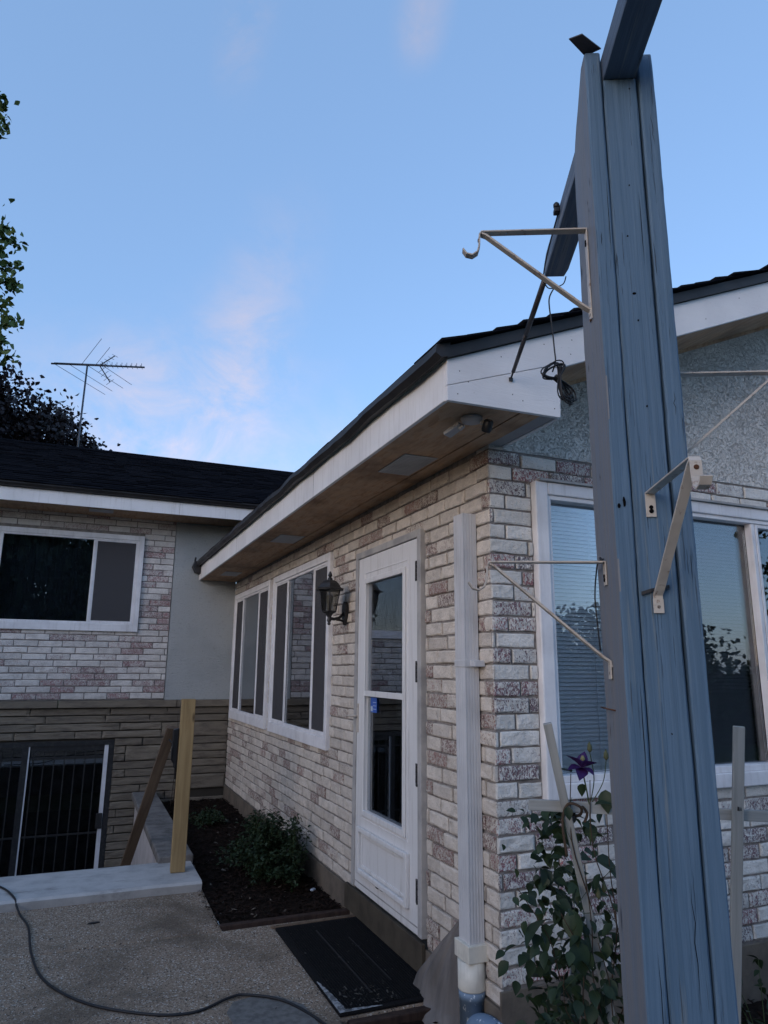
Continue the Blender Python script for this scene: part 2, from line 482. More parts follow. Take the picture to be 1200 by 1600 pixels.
# ------------------------------------------------------------------ geometry helpers
class MB:
    def __init__(s):
        s.v, s.f, s.smooth = [], [], []
    def add(s, vs, fs, sm=False):
        o = len(s.v)
        s.v += [Vector(p) for p in vs]
        s.f += [tuple(i + o for i in f) for f in fs]
        s.smooth += [sm] * len(fs)
        return s
    def box(s, a, b, M=None):
        x0, y0, z0 = a; x1, y1, z1 = b
        vs = [Vector(p) for p in ((x0,y0,z0),(x1,y0,z0),(x1,y1,z0),(x0,y1,z0),(x0,y0,z1),(x1,y0,z1),(x1,y1,z1),(x0,y1,z1))]
        if M is not None:
            vs = [M @ v for v in vs]
        return s.add(vs, [(0,3,2,1),(4,5,6,7),(0,1,5,4),(1,2,6,5),(2,3,7,6),(3,0,4,7)])
    def prism(s, poly, lo, hi, axis):
        """poly: 2D points; extruded along axis 'x','y','z' from lo to hi"""
        def P(p, h):
            return {'x': (h, p[0], p[1]), 'y': (p[0], h, p[1]), 'z': (p[0], p[1], h)}[axis]
        n = len(poly)
        vs = [P(p, lo) for p in poly] + [P(p, hi) for p in poly]
        fs = [tuple(range(n))[::-1], tuple(range(n, 2 * n))] + [(i, (i + 1) % n, (i + 1) % n + n, i + n) for i in range(n)]
        return s.add(vs, fs)
    def tube(s, pts, r, n=8, r1=None, cap=True):
        pts = [Vector(p) for p in pts]
        rings = []
        up = None
        L = len(pts)
        for i, p in enumerate(pts):
            t = (pts[min(i + 1, L - 1)] - pts[max(i - 1, 0)]).normalized()
            if up is None:
                up = Vector((0, 0, 1)) if abs(t.z) < .9 else Vector((1, 0, 0))
            a = t.cross(up).normalized()
            up = a.cross(t).normalized()
            rr = r if r1 is None else r + (r1 - r) * i / max(1, L - 1)
            rings.append([p + (a * math.cos(2 * math.pi * k / n) + up * math.sin(2 * math.pi * k / n)) * rr for k in range(n)])
        vs = [v for ring in rings for v in ring]
        fs = [(i*n+k, i*n+(k+1)%n, (i+1)*n+(k+1)%n, (i+1)*n+k) for i in range(L-1) for k in range(n)]
        s.add(vs, fs, True)
        if cap:
            o = len(s.v) - len(vs)
            s.f += [tuple(o + k for k in range(n))[::-1], tuple(o + (L-1)*n + k for k in range(n))]
            s.smooth += [False, False]
        return s
    def strap(s, pts, w, t, side):
        """flat strap along pts, width w along vector side, thickness t"""
        pts = [Vector(p) for p in pts]; side = Vector(side).normalized()
        L = len(pts); vs = []
        for i, p in enumerate(pts):
            d = (pts[min(i+1, L-1)] - pts[max(i-1, 0)]).normalized()
            nn = d.cross(side).normalized() * t / 2
            h = side * w / 2
            vs += [p - h - nn, p + h - nn, p + h + nn, p - h + nn]
        fs = [(3,2,1,0), (4*L-4, 4*L-3, 4*L-2, 4*L-1)]
        for i in range(L - 1):
            for k in range(4):
                fs.append((4*i+k, 4*i+(k+1)%4, 4*i+4+(k+1)%4, 4*i+4+k))
        return s.add(vs, fs)
    def lathe(s, prof, n=16, M=None, sm=True):
        vs, L = [], len(prof)
        for r_, z in prof:
            vs += [Vector((r_ * math.cos(2*math.pi*k/n), r_ * math.sin(2*math.pi*k/n), z)) for k in range(n)]
        if M is not None:
            vs = [M @ v for v in vs]
        fs = [(i*n+k, i*n+(k+1)%n, (i+1)*n+(k+1)%n, (i+1)*n+k) for i in range(L-1) for k in range(n)]
        s.add(vs, fs, sm)
        o = len(s.v) - len(vs)
        s.f += [tuple(o + k for k in range(n))[::-1], tuple(o + (L-1)*n + k for k in range(n))]
        s.smooth += [False, False]
        return s
    def mesh(s, name, mat, off=Vector((0, 0, 0))):
        me = bpy.data.meshes.new(name)
        me.from_pydata([tuple(v - off) for v in s.v], [], s.f)
        me.polygons.foreach_set('use_smooth', s.smooth)
        if mat:
            me.materials.append(MATS[mat])
        return me

def root_loc(p):
    while p is not None and p.parent is not None:
        p = p.parent
    return p.location.copy() if p is not None else Vector((0, 0, 0))
def part(name, mb, mat, parent=None, local=False, bevel=0, seg=2, loc=None, kind=None, label=None):
    """link a mesh; parts take world coordinates and are stored relative to their thing"""
    off = Vector((0, 0, 0)) if (local or parent is None) else root_loc(parent)
    if parent is None and loc is not None and not local:
        off = Vector(loc)
    me = mb.mesh(name, mat, off)
    o = bpy.data.objects.new(name, me)
    COL.objects.link(o)
    if parent is not None:
        o.parent = parent
    elif loc is not None:
        o.location = loc
    if bevel:
        b = o.modifiers.new('bevel', 'BEVEL')
        b.width = bevel; b.segments = seg; b.limit_method = 'ANGLE'; b.angle_limit = R(40)
    if kind: o['kind'] = kind
    if label: o['label'] = label
    return o
def thing(name, label, cat, loc=(0, 0, 0), rz=0, group=None):
    o = bpy.data.objects.new(name, None)
    o.empty_display_size = .1
    COL.objects.link(o)
    o.location = loc
    o.rotation_euler = (0, 0, rz)
    o['label'] = label; o['category'] = cat
    if group: o['group'] = group
    return o
def tag(o, label, cat, group=None):
    o['label'] = label; o['category'] = cat
    if group: o['group'] = group
    return o
def struct(name, mb, mat, bevel=0, loc=(0, 0, 0)):
    return part(name, mb, mat, None, bevel=bevel, loc=loc, kind='structure')
def copy_tree(o, parent=None):
    c = o.copy(); COL.objects.link(c)
    if parent is not None:
        c.parent = parent
    for ch in o.children:
        copy_tree(ch, c)
    return c

# uneven brick/stone blocks: unit boxes (length 1, depth 1, height 1) with chamfered, jittered front
def block_variant(seed, jit, axis='x', ch=.035):
    rr = random.Random(seed)
    def j(a): return rr.uniform(-a, a)
    mb = MB()
    # u along length, w outward (front at w=1), z up ; grid 5 x 3 on the front
    us = [0, .04, .32, .66, .96, 1]; zs = [0, .10, .5, .90, 1]
    front = {}
    vs, fs = [], []
    for iz, z in enumerate(zs):
        for iu, u in enumerate(us):
            edge = iu in (0, len(us)-1) or iz in (0, len(zs)-1)
            w = 1 - (.28 + j(.12) if edge else j(jit))
            uu = u + (j(.008) if edge else j(.02)); zz = z + (j(.035) if iz in (0, len(zs)-1) else j(.02))
            front[(iu, iz)] = len(vs); vs.append((uu, w, zz))
    for iz in range(len(zs)-1):
        for iu in range(len(us)-1):
            fs.append((front[(iu, iz)], front[(iu+1, iz)], front[(iu+1, iz+1)], front[(iu, iz+1)]))
    # sides back to w=0
    ring = [(i, 0) for i in range(len(us))] + [(len(us)-1, k) for k in range(1, len(zs))] + [(i, len(zs)-1) for i in range(len(us)-2, -1, -1)] + [(0, k) for k in range(len(zs)-2, 0, -1)]
    b0 = len(vs)
    for (iu, iz) in ring:
        p = vs[front[(iu, iz)]]; vs.append((p[0], 0, p[2]))
    n = len(ring)
    for k in range(n):
        fs.append((front[ring[(k+1) % n]], front[ring[k]], b0 + k, b0 + (k+1) % n))
    return vs, fs
BV = [block_variant(s, .16) for s in range(14)]
SV = [block_variant(s + 50, .18) for s in range(8)]

def block_mats(kind, wallaxis, mat, variants):
    out = []
    for vs, fs in variants:
        me = bpy.data.meshes.new(kind)
        if wallaxis == 'y':      # wall plane x=0, outward -x, length along y
            v2 = [(-w, u, z) for u, w, z in vs]; f2 = [tuple(reversed(f)) for f in fs]
            f2 = fs
        else:                    # wall plane y=const, outward -y, length along x
            v2 = [(u, -w, z) for u, w, z in vs]; f2 = fs
        me.from_pydata(v2, [], f2)
        me.materials.append(MATS[mat])
        bm = bmesh.new(); bm.from_mesh(me)
        bmesh.ops.recalc_face_normals(bm, faces=bm.faces)
        bm.to_mesh(me); bm.free()
        out.append(me)
    return out
camv = Vector(cam.location)
def place_blocks(name, blocks, meshes, parent, limit, wallaxis):
    """blocks: list (corner Vector, length, depth, height). the `limit` largest in view become objects, the rest one stuff mesh"""
    def size(b):
        c = b[0]
        d = (c - camv)
        nrm = Vector((-1, 0, 0)) if wallaxis == 'y' else Vector((0, -1, 0))
        return b[1] * b[3] * abs(d.normalized().dot(nrm)) / d.length_squared
    blocks = sorted(blocks, key=size, reverse=True)
    off = root_loc(parent)
    rest = MB()
    for i, (p, L, D, H) in enumerate(blocks):
        me = rnd.choice(meshes)
        sc = Vector((D, L, H)) if wallaxis == 'y' else Vector((L, D, H))
        if i < limit:
            o = bpy.data.objects.new(name, me)
            COL.objects.link(o); o.parent = parent
            o.location = p - off; o.scale = sc
        else:
            rest.add([p + Vector((v.co.x*sc.x, v.co.y*sc.y, v.co.z*sc.z)) for v in me.vertices], [tuple(f.vertices) for f in me.polygons])
    if rest.v:
        mat = meshes[0].materials[0].name
        part(name + '_courses', rest, mat, parent, kind='stuff')
def courses(z0, pitch, n, u0, u1, holes, length, joint, offs, hj=.0105):
    """returns (u, z, len, height) pieces of running-bond brickwork around holes (u0,u1,z0,z1)"""
    out = []
    for k in range(n):
        z = z0 + k * pitch
        sol = [(u0, u1)]
        for (a, b, c, d) in holes:
            if z + pitch * .55 > c and z + pitch * .45 < d:
                ns = []
                for s, e in sol:
                    if b <= s or a >= e: ns.append((s, e)); continue
                    if a > s: ns.append((s, a))
                    if b < e: ns.append((b, e))
                sol = ns
        for s, e in sol:
            u = u0 - length * 2 + offs(k)
            while u < e:
                L = length + rnd.uniform(-.004, .004)
                a, b = max(u, s), min(u + L, e)
                if b - a > .018:
                    jz = rnd.uniform(-.0018, .0018)
                    out.append((a + joint/2, z + hj/2 + jz, b - a - joint, pitch - hj + rnd.uniform(-.0025, .001)))
                u += L
    return out

G = -0.165            # patio level
TOP = 2.353           # top of the brickwork
PITCH = .0721
L_ = 6.107            # wing wall plane
SL = .4167            # roof slope 5 in 12

# ================================================================== SETTING
mb = MB()
mb.add([(-150, -150, G-.06), (150, -150, G-.06), (150, -3.6, G-.06), (-150, -3.6, G-.06),
        (-150, 2.7, G-.06), (-3.6, 2.7, G-.06), (-3.6, -3.6, G-.06), (150, 150, G-.06), (-150, 150, G-.06), (-3.6, 6.2, G-.06), (150, 6.2, G-.06), (-150, 6.2, G-.06)],
       [(0, 1, 2, 6, 3), (3, 6, 5, 4), (4, 5, 9, 11), (11, 9, 10, 7, 8)])
struct('ground', mb, 'lawn')

# concrete patio: separate slabs with a joint at y = 1.72
patio = bpy.data.objects.new('patio', None); COL.objects.link(patio); patio['kind'] = 'structure'
def slab(poly, mat='concrete', top=G, name='slab'):
    mb = MB(); mb.prism(poly, top - .12, top, 'z')
    return part(name, mb, mat, patio, bevel=.008)
slab([(-3.6, 1.722), (-.81, 1.722), (-.795, 2.60), (-3.6, 2.62)])
slab([(-2.9, -.7), (-.62, -.7), (-.53, .46), (-.006, .47), (-.006, 1.712), (-2.9, 1.712)])
slab([(-3.6, -3.6), (-.60, -3.6), (-.62, -.71), (-3.6, -.71)])
slab([(-3.6, -.7), (-2.91, -.7), (-2.91, 1.712), (-3.6, 1.712)])
mb = MB()
pp = [(-.96, .50), (-.975, .70), (-.93, .79), (-.83, .815), (-.73, .78), (-.64, .65), (-.63, .45), (-.70, .33), (-.86, .32)]
mb.prism(pp, G - .01, G + .004, 'z')
part('patch', mb, 'concrete_patch', patio)

# smooth concrete kerb in front of the basement well
mb = MB()
n = 40
for i in range(n):
    x0, x1 = -3.6 + i * 2.79 / n, -3.6 + (i+1) * 2.79 / n
    def prof(x):
        j = noise.noise(Vector((x * 3, 0, 0))) * .012
        return [(2.53 + j, G - .1), (2.50 + j, -.115), (2.515 + j, -.10), (3.09 + j*.5, -.10), (3.10, -.9)]
    a = [(x0, *p) for p in prof(x0)]; b = [(x1, *p) for p in prof(x1)]
    if i == 0: base = len(mb.v)
    mb.add(a + b, [(k, k+5, k+6, k+1) for k in range(4)])
mb.add([(-.81, *p) for p in prof(-.81)], [(0, 1, 2, 3, 4)])
struct('kerb', mb, 'concrete_smooth')

# basement well: floor and sides
mb = MB()
mb.add([(-3.6, 3.05, -1.62), (-1.0, 3.05, -1.62), (-1.0, 6.107, -1.62), (-3.6, 6.107, -1.62)], [(0, 1, 2, 3)])
mb.add([(-3.6, 3.05, -1.62), (-3.6, 6.107, -1.62), (-3.6, 6.107, G), (-3.6, 3.05, G)], [(0, 1, 2, 3)])
mb.add([(-3.6, 3.1, -1.62), (-1.0, 3.1, -1.62), (-1.0, 3.1, -.12), (-3.6, 3.1, -.12)], [(0, 1, 2, 3)])
struct('basement_well', mb, 'cap_concrete')

# soil beds
def soil(x0, x1, y0, y1, z, amp, name):
    mb = MB(); nx, ny = max(2, int((x1-x0)/.035)), max(2, int((y1-y0)/.035))
    vs = []
    for j in range(ny+1):
        for i in range(nx+1):
            x, y = x0 + (x1-x0)*i/nx, y0 + (y1-y0)*j/ny
            vs.append((x, y, z + amp * noise.noise(Vector((x*7, y*7, 0))) + amp*.5 * noise.noise(Vector((x*23, y*23, 3)))))
    mb.add(vs, [(j*(nx+1)+i, j*(nx+1)+i+1, (j+1)*(nx+1)+i+1, (j+1)*(nx+1)+i) for j in range(ny) for i in range(nx)], True)
    return struct(name, mb, 'soil')
soil(-.80, .0, 1.80, 6.15, -.185, .018, 'garden_bed')
soil(-.60, 2.8, -1.8, .45, -.21, .022, 'garden_bed')
def chips(n, x0, x1, y0, y1, z, smin, smax, mat, name, seed, flat=.35):
    rr = random.Random(seed); mb = MB()
    for _ in range(n):
        x, y = rr.uniform(x0, x1), rr.uniform(y0, y1)
        s = rr.uniform(smin, smax)
        M = Matrix.Translation((x, y, z + rr.uniform(0, .012) + .018 * noise.noise(Vector((x*7, y*7, 0))))) @ Matrix.Rotation(rr.uniform(0, 6.3), 4, 'Z') @ Matrix.Rotation(rr.uniform(-.5, .5), 4, 'X') @ Matrix.Rotation(rr.uniform(-.5, .5), 4, 'Y')
        l, w, h = s, s * rr.uniform(.25, .5), s * .12
        mb.add([M @ Vector(p) for p in ((-l, -w*.5, 0), (l, -w, 0), (l*.8, w, 0), (-l*.9, w*.7, 0), (0, 0, h*2))], [(0,1,4), (1,2,4), (2,3,4), (3,0,4), (3,2,1,0)])
    o = part(name, mb, mat, None, kind='stuff'); return o
tag(chips(5200, -.79, -.01, 1.84, 6.05, -.178, .007, .024, 'mulch', 'mulch', 3), 'dark brown mulch chips covering the bed along the door wall', 'mulch')
tag(chips(3000, -.48, 2.4, -1.4, .42, -.203, .007, .026, 'mulch', 'mulch', 4), 'dark mulch and litter under the front window', 'mulch')

# timber edging
mb = MB(); mb.box((-.815, 1.752, G-.08), (-.012, 1.80, G+.012))
tag(part('edging_board', mb, 'timber_dark', loc=(-.4, 1.77, G), bevel=.006), 'dark wooden edging board between bed and patio slab', 'edging')
mb = MB(); mb.box((-.50, .415, G-.16), (-.03, .462, G-.004))
tag(part('edging_board', mb, 'timber_dark', loc=(-.28, .44, G), bevel=.006), 'dark wooden board at the near end of the doormat step', 'edging')

# ================================================================== HOUSE WITH THE DOOR
house = thing('brick_house', 'white washed brick house with door, downspout corner and stucco gable', 'house', (0, 0, 0))
D1, D2 = .690, 1.705         # door opening incl. trim
W2 = (2.273, 4.026, .741, 2.19)
W1 = (4.168, 5.956, .741, 2.19)
FW = (.240, 3.16, .755, 2.217)
# wall backing (mortar)
def wall_with_holes(mb, axis, plane, thick, u0, u1, z0, z1, holes):
    """rectangles around holes, as slabs"""
    us = sorted({u0, u1, *[h[0] for h in holes], *[h[1] for h in holes]})
    zs = sorted({z0, z1, *[h[2] for h in holes], *[h[3] for h in holes]})
    for a, b in zip(us, us[1:]):
        run = None
        for c, d in zip(zs, zs[1:]):
            if any(h[0] <= a and b <= h[1] and h[2] <= c and d <= h[3] for h in holes):
                continue
            if axis == 'y': mb.box((plane, a, c), (plane + thick, b, d))
            else: mb.box((a, plane, c), (b, plane + thick, d))
mb = MB()
wall_with_holes(mb, 'y', .008, .12, .008, L_, -.6, 2.45, [(D1, D2, -.04, 2.09), W2, W1])
side_wall = part('wall', mb, 'mortar', house, label='brick wall with the door and two windows')
mb = MB()
wall_with_holes(mb, 'x', .008, .12, .130, 5.2, -.6, 2.36, [FW])
mb.box((.013, .0081, -.6), (.1299, .1279, 2.36))
front_wall = part('wall', mb, 'mortar', house, label='brick wall with the big front window')
mb = MB(); mb.box((.004, .004, -.03), (.03, .03, 2.352)); part('corner_joint', mb, 'mortar', house)
NC = 33
bl = courses(TOP - NC*PITCH, PITCH, NC, -.0065, L_ - .004, [(D1, D2, -.2, 2.09), W2, W1], .215, .0125, lambda k: (.10 if k % 2 else 0) + .03*math.sin(k*1.7))
blocks = [(Vector((.0085, u, z)), L, .0105 + rnd.uniform(-.004, .0045), H) for u, z, L, H in bl if z < TOP]
place_blocks('brick', blocks, block_mats('brick', 'y', 'brick_side', BV), side_wall, 200, 'y')
bl = courses(TOP - NC*PITCH, PITCH, NC, -.0065, 3.6, [FW, (-1, 4, -.2, TOP - 32*PITCH - .01)], .215, .0125, lambda k: (.115 if k % 2 else 0) + .03*math.sin(k*2.3))
blocks = [(Vector((u, .0085, z)), L, .0105 + rnd.uniform(-.004, .0045), H) for u, z, L, H in bl if u < 3.4]
place_blocks('brick', blocks, block_mats('brick', 'x', 'brick_front', BV), front_wall, 150, 'x')
# dark end grain above the side bricks under the soffit
# foundation
mb = MB()
mb.box((-.012, 0.0, -.7), (.007, L_, -.032))
mb.box((-.012, -.012, -.7), (5.2, -.0005, .038))
part('foundation', mb, 'foundation', house, bevel=.004)
mb = MB(); mb.box((-.034, D1-.01, -.145), (-.0125, D2+.10, -.004))
part('door_sill', mb, 'sill_brown', house, bevel=.003)

# gable: stucco triangle
RX = 4.6
def rake(x): return 2.54 + SL * (x + .457)       # top of rake fascia
mb = MB()
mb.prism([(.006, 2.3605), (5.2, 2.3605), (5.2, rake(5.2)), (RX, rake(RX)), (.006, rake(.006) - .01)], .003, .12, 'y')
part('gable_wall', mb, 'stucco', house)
# fascia boards, box return
mb = MB()
mb.box((-.457, -.4285, 2.372), (-.437, L_ - .004, 2.545))
part('fascia', mb, 'fascia_white', house, bevel=.003, label='long white eave board over the door wall')
mb = MB()
mb.prism([(-.457, 2.430), (.03, 2.607 - .008), (.099, 2.604 + .001), (RX, rake(RX) - .168), (RX, rake(RX)), (-.457, 2.54)], -.45, -.430, 'y')
part('rake_board', mb, 'fascia_board', house, bevel=.002)
mb = MB()
mb.prism([(-.4575, 2.366), (.09, 2.374), (.0985, 2.601), (.03, 2.5965), (-.4575, 2.4275)], -.450, -.430, 'y')
part('return_board', mb, 'fascia_board', house, bevel=.002)
mb = MB()
mb.box((.079, -.429, 2.374), (.098, -.001, 2.60))
part('return_side', mb, 'fascia_white', house)
for (x, z) in ((-.40, 2.50), (-.36, 2.46), (-.20, 2.60), (.02, 2.70), (.16, 2.68), (.17, 2.75), (.55, 2.84), (.60, 2.93), (1.0, 3.03), (1.25, 3.20), (-.41, 2.40), (-.15, 2.44), (-.10, 2.42), (.06, 2.41), (.05, 2.54), (.02, 2.55)):
    mb = MB(); mb.lathe([(.0026, 0), (.0022, .0012)], 8, Matrix.Translation((x, -.4502, z)) @ Matrix.Rotation(R(90), 4, 'X')); part('nail', mb, 'rod_metal', house)
for y in (1.35, 3.78, 5.9):     # butt joints of the eave boards
    mb = MB(); mb.box((-.4578, y, 2.373), (-.4571, y + .0022, 2.544)); part('board_joint', mb, 'drip_metal', house)
# soffit boards (two runs with a seam) and rake soffit
mb = MB(); mb.box((-.436, -.428, 2.378), (-.098, L_ - .004, 2.39))
part('soffit_board', mb, 'soffit_wood', house)
mb = MB(); mb.box((-.092, -.428, 2.3765), (.004, L_ - .004, 2.39))
part('soffit_board', mb, 'soffit_wood', house)
mb = MB(); mb.box((.0045, -.428, 2.377), (.0785, -.002, 2.39))
part('soffit_board', mb, 'soffit_grey', house)
mb = MB()
mb.prism([(.0995, rake(.0995) - .158), (RX, rake(RX) - .158), (RX, rake(RX) - .146), (.0995, rake(.0995) - .146)], -.429, .0025, 'y')
mb.prism([(.0995, rake(.0995) - .175), (RX, rake(RX) - .175), (RX, rake(RX) - .1585), (.0995, rake(.0995) - .1585)], -.022, .0025, 'y')
part('rake_soffit', mb, 'soffit_wood', house)
# soffit vents
for (x0, x1, y0, y1) in ((-.30, -.115, .30, .66), (-.31, -.105, 2.70, 3.06), (-.30, -.115, 5.15, 5.5)):
    mb = MB(); mb.box((x0, y0, 2.3725), (x1, y1, 2.3775))
    v = part('soffit_vent', mb, 'vent_metal', house, bevel=.002)
    mb = MB()
    for k in range(9):
        x = x0 + .015 + k * (x1 - x0 - .03) / 8
        mb.box((x - .003, y0 + .02, 2.3705), (x + .003, y1 - .02, 2.3722))
    part('louvre', mb, 'vent_metal', v)
# drip edges
mb = MB()
mb.prism([(-.462, 2.541), (RX, rake(RX) + .001), (RX, rake(RX) + .052), (-.50, 2.575)], -.468, -.4515, 'y')
part('drip_edge', mb, 'drip_metal', house)
# roof deck
mb = MB()
TH = .03
mb.prism([(-.455, 2.549), (RX, rake(RX) + .003), (2*RX + .455, 2.549), (2*RX+.455, 2.549 + TH), (RX, rake(RX) + TH + .003), (-.455, 2.549 + TH)], -.4505, 9.5, 'y')
roof = part('roof', mb, 'drip_metal', house)
# rake shingle ends (each course end is a piece), plus a mass for the rest
cosr, sinr = math.cos(math.atan(SL)), math.sin(math.atan(SL))
def shingle_piece(mb, s0, s1, y0, y1, lift0, lift1, th):
    """s along slope from the eave, on the main roof"""
    def P(s, h, y): return (-.50 + s * cosr - h * sinr, y, 2.578 + s * sinr + h * cosr)
    vs = [P(s0, lift0, y0), P(s1, lift1, y0), P(s1, lift1, y1), P(s0, lift0, y1), P(s0, lift0 + th, y0), P(s1, lift1 + th*.4, y0), P(s1, lift1 + th*.4, y1), P(s0, lift0 + th, y1)]
    mb.add(vs, [(0,3,2,1),(4,5,6,7),(0,1,5,4),(1,2,6,5),(2,3,7,6),(3,0,4,7)])
ns = 40
for k in range(ns):
    mb = MB()
    s0 = k * .14 + rnd.uniform(-.02, .02)
    y0 = -.497 + rnd.uniform(-.012, .012)
    shingle_piece(mb, s0, s0 + .22, y0, y0 + .26, .006 + rnd.uniform(0, .010), .001, .010)
    part('shingle', mb, 'shingle', roof)
mb = MB()
for k in range(ns):
    y = -.24
    while y < 9:
        w = rnd.uniform(.2, .33)
        s0 = k * .14 + rnd.uniform(-.006, .006)
        shingle_piece(mb, s0, s0 + .19, y, y + w - .004, .006 + rnd.uniform(0, .004), .001, .010)
        y += w
part('shingle_courses', mb, 'shingle', roof, kind='stuff')
# sagging felt/drip strip under the eave shingles
mb = MB(); n = 160; vs = []
for i in range(n + 1):
    y = -.47 + (L_ + .42) * i / n
    w = noise.noise(Vector((y*2.1, 0, 0))) * .012 + noise.noise(Vector((y*7, 4, 0))) * .007
    w2 = noise.noise(Vector((y*2.7, 9, 0))) * .012
    vs += [(-.459, y, 2.548), (-.492 + w2, y, 2.535 + w), (-.518 + w2, y, 2.552 + w), (-.512 + w2, y, 2.588 + w*.6), (-.45, y, 2.606)]
mb.add(vs, [(i*5+k, i*5+k+5, i*5+k+6, i*5+k+1) for i in range(n) for k in range(4)] + [(0,1,2,3,4), (n*5+4, n*5+3, n*5+2, n*5+1, n*5)])
part('eave_edge', mb, 'drip_metal', house)
mb = MB()
mb.prism([(-.458, 2.44), (-.52, 2.46), (-.555, 2.53), (-.53, 2.60), (-.50, 2.575), (-.458, 2.56)], 5.96, 6.09, 'y')
mb.tube([(-.53, 6.0, 2.59), (-.525, 6.0, 2.64)], .012, 6)
part('flashing', mb, 'drip_metal', house, label='dark bent flashing where the eave meets the wing wall')

# ---- windows
def glazing(mb_, axis, plane, a, b, c, d):
    if axis == 'y': mb_.box((plane, a, c), (plane + .004, b, d))
    else: mb_.box((a, plane, c), (b, plane + .004, d))
def bar(mb_, axis, p0, p1, a, b, c, d):
    if axis == 'y': mb_.box((p0, a, c), (p1, b, d))
    else: mb_.box((a, p0, c), (b, p1, d))
def frame_rect(mb_, axis, p0, p1, a, b, c, d, w, wb=None):
    wb = wb or w
    bar(mb_, axis, p0, p1, a, a + w, c, d)
    bar(mb_, axis, p0, p1, b - w, b, c, d)
    bar(mb_, axis, p0, p1, a + w, b - w, d - w, d)
    bar(mb_, axis, p0, p1, a + w, b - w, c, c + wb)
def tri_window(W, ms, axis='y', plane=0, parent=house, lab=None, centre='glass'):
    a, b, c, d = W
    mb = MB(); frame_rect(mb, axis, plane - .030, plane + .07, a, b, c, d, .058, .085)
    fr = part('window', mb, 'frame_white', parent, bevel=.004, label=lab)
    mb = MB(); frame_rect(mb, axis, plane - .018, plane + .04, a + .0585, b - .0585, c + .0855, d - .0585, .022)
    part('inner_frame', mb, 'frame_white', fr, bevel=.003)
    A, B, C, D_ = a + .081, b - .081, c + .108, d - .081
    for mpos in ms:
        mb = MB(); bar(mb, axis, plane - .017, plane - .004, mpos - .016, mpos + .016, C, D_)
        part('mullion', mb, 'frame_white', fr, bevel=.003)
    us = [A] + ms + [B]
    for k, (p, q) in enumerate(zip(us, us[1:])):
        p += .016 if k else 0; q -= .016 if k < len(us)-2 else 0
        if k != 1:
            mb = MB(); frame_rect(mb, axis, plane - .0125, plane - .0085, p, q, C, D_, .012)
            part('screen_frame', mb, 'frame_white', fr)
            mb = MB(); glazing(mb, axis, plane - .0115, p + .012, q - .012, C + .012, D_ - .012)
            part('insect_screen', mb, 'screen_mesh', fr)
        mb = MB(); glazing(mb, axis, plane - .003, p, q, C, D_)
        part('pane', mb, 'glass', fr)
    # room behind
    mb = MB(); e = .55
    if axis == 'y': mb.box((plane + .131, a - .05, c - .05), (plane + e, b + .05, d + .05))
    else: mb.box((a - .05, plane + .131, c - .05), (b + .05, plane + e, d + .05))
    mb.f = [tuple(reversed(f)) for f in mb.f]
    drop = (5 if axis == 'y' else 2)      # open the face towards the window
    mb.f.pop(drop); mb.smooth.pop(drop)
    part('room', mb, 'interior_dark', parent)
    mb = MB()
    n = 60; vs = []
    for i in range(n + 1):
        u = a + (b - a) * i / n; w = plane + .20 + .02 * math.sin(i * 1.1)
        vs += [((w, u, c) if axis == 'y' else (u, w, c)), ((w, u, d) if axis == 'y' else (u, w, d))]
    mb.add(vs, [(2*i, 2*i+2, 2*i+3, 2*i+1) for i in range(n)], True)
    part('curtain', mb, 'curtain', fr)
    return fr
tri_window(W2, [2.712, 3.522], lab='window nearer the door with screens each side')
tri_window(W1, [4.672, 5.485], lab='window nearer the wing corner')

# front picture window
a, b, c, d = FW
mb = MB()
mb.box((a, -.034, c), (a + .072, .06, d)); mb.box((b - .072, -.034, c), (b, .06, d))
mb.box((a + .072, -.034, d - .062), (b - .072, .06, d)); mb.box((a + .072, -.034, c), (b - .072, .06, c + .07))
fwin = part('window', mb, 'frame_white', house, bevel=.006, label='wide front window with blinds down behind the glass')
mb = MB(); frame_rect(mb, 'x', -.022, .05, a + .0725, b - .0725, c + .0705, d - .0625, .022, .03)
part('inner_frame', mb, 'frame_white', fwin, bevel=.003)
mb = MB(); mb.box((a + .02, -.050, d + .001), (b - .02, .0, d + .012))
part('head_flashing', mb, 'trim_grey', fwin)
mb = MB(); mb.box((1.690, -.016, c + .10), (1.716, .03, d - .085))
part('mullion', mb, 'frame_white', fwin, bevel=.003)
mb = MB(); frame_rect(mb, 'x', -.0155, .02, 1.7225, 2.40, c + .101, d - .0855, .020)
part('sash', mb, 'frame_white', fwin, bevel=.003)
mb = MB(); glazing(mb, 'x', .03, a + .095, 1.689, c + .10, d - .085)
part('pane', mb, 'glass_blinds', fwin)
mb = MB(); glazing(mb, 'x', .012, 1.743, 2.379, c + .121, d - .106)
part('pane', mb, 'glass', fwin)
mb = MB(); glazing(mb, 'x', .03, 2.401, b - .095, c + .10, d - .085)
part('pane', mb, 'glass', fwin)
mb = MB()
z = c + .10
while z < d - .09:
    mb.add([(a + .10, .072, z), (1.665, .072, z), (1.665, .083, z + .0185), (a + .10, .083, z + .0185)], [(0, 1, 2, 3)])
    z += .0195
mb.box((a + .1, .066, d - .105), (1.665, .098, d - .086))
bl_ = part('blind_slats', mb, 'blind', fwin, kind='stuff')
for x in (.62, 1.02, 1.42):
    mb = MB(); mb.tube([(x, .064, c + .1), (x, .064, d - .1)], .0016, 5)
    part('blind_cord', mb, 'frame_white', fwin)
mb = MB(); mb.box((a - .03, .131, c - .03), (b + .03, 1.2, d + .03)); mb.f.pop(2); mb.smooth.pop(2)
part('room', mb, 'interior_dark', house)

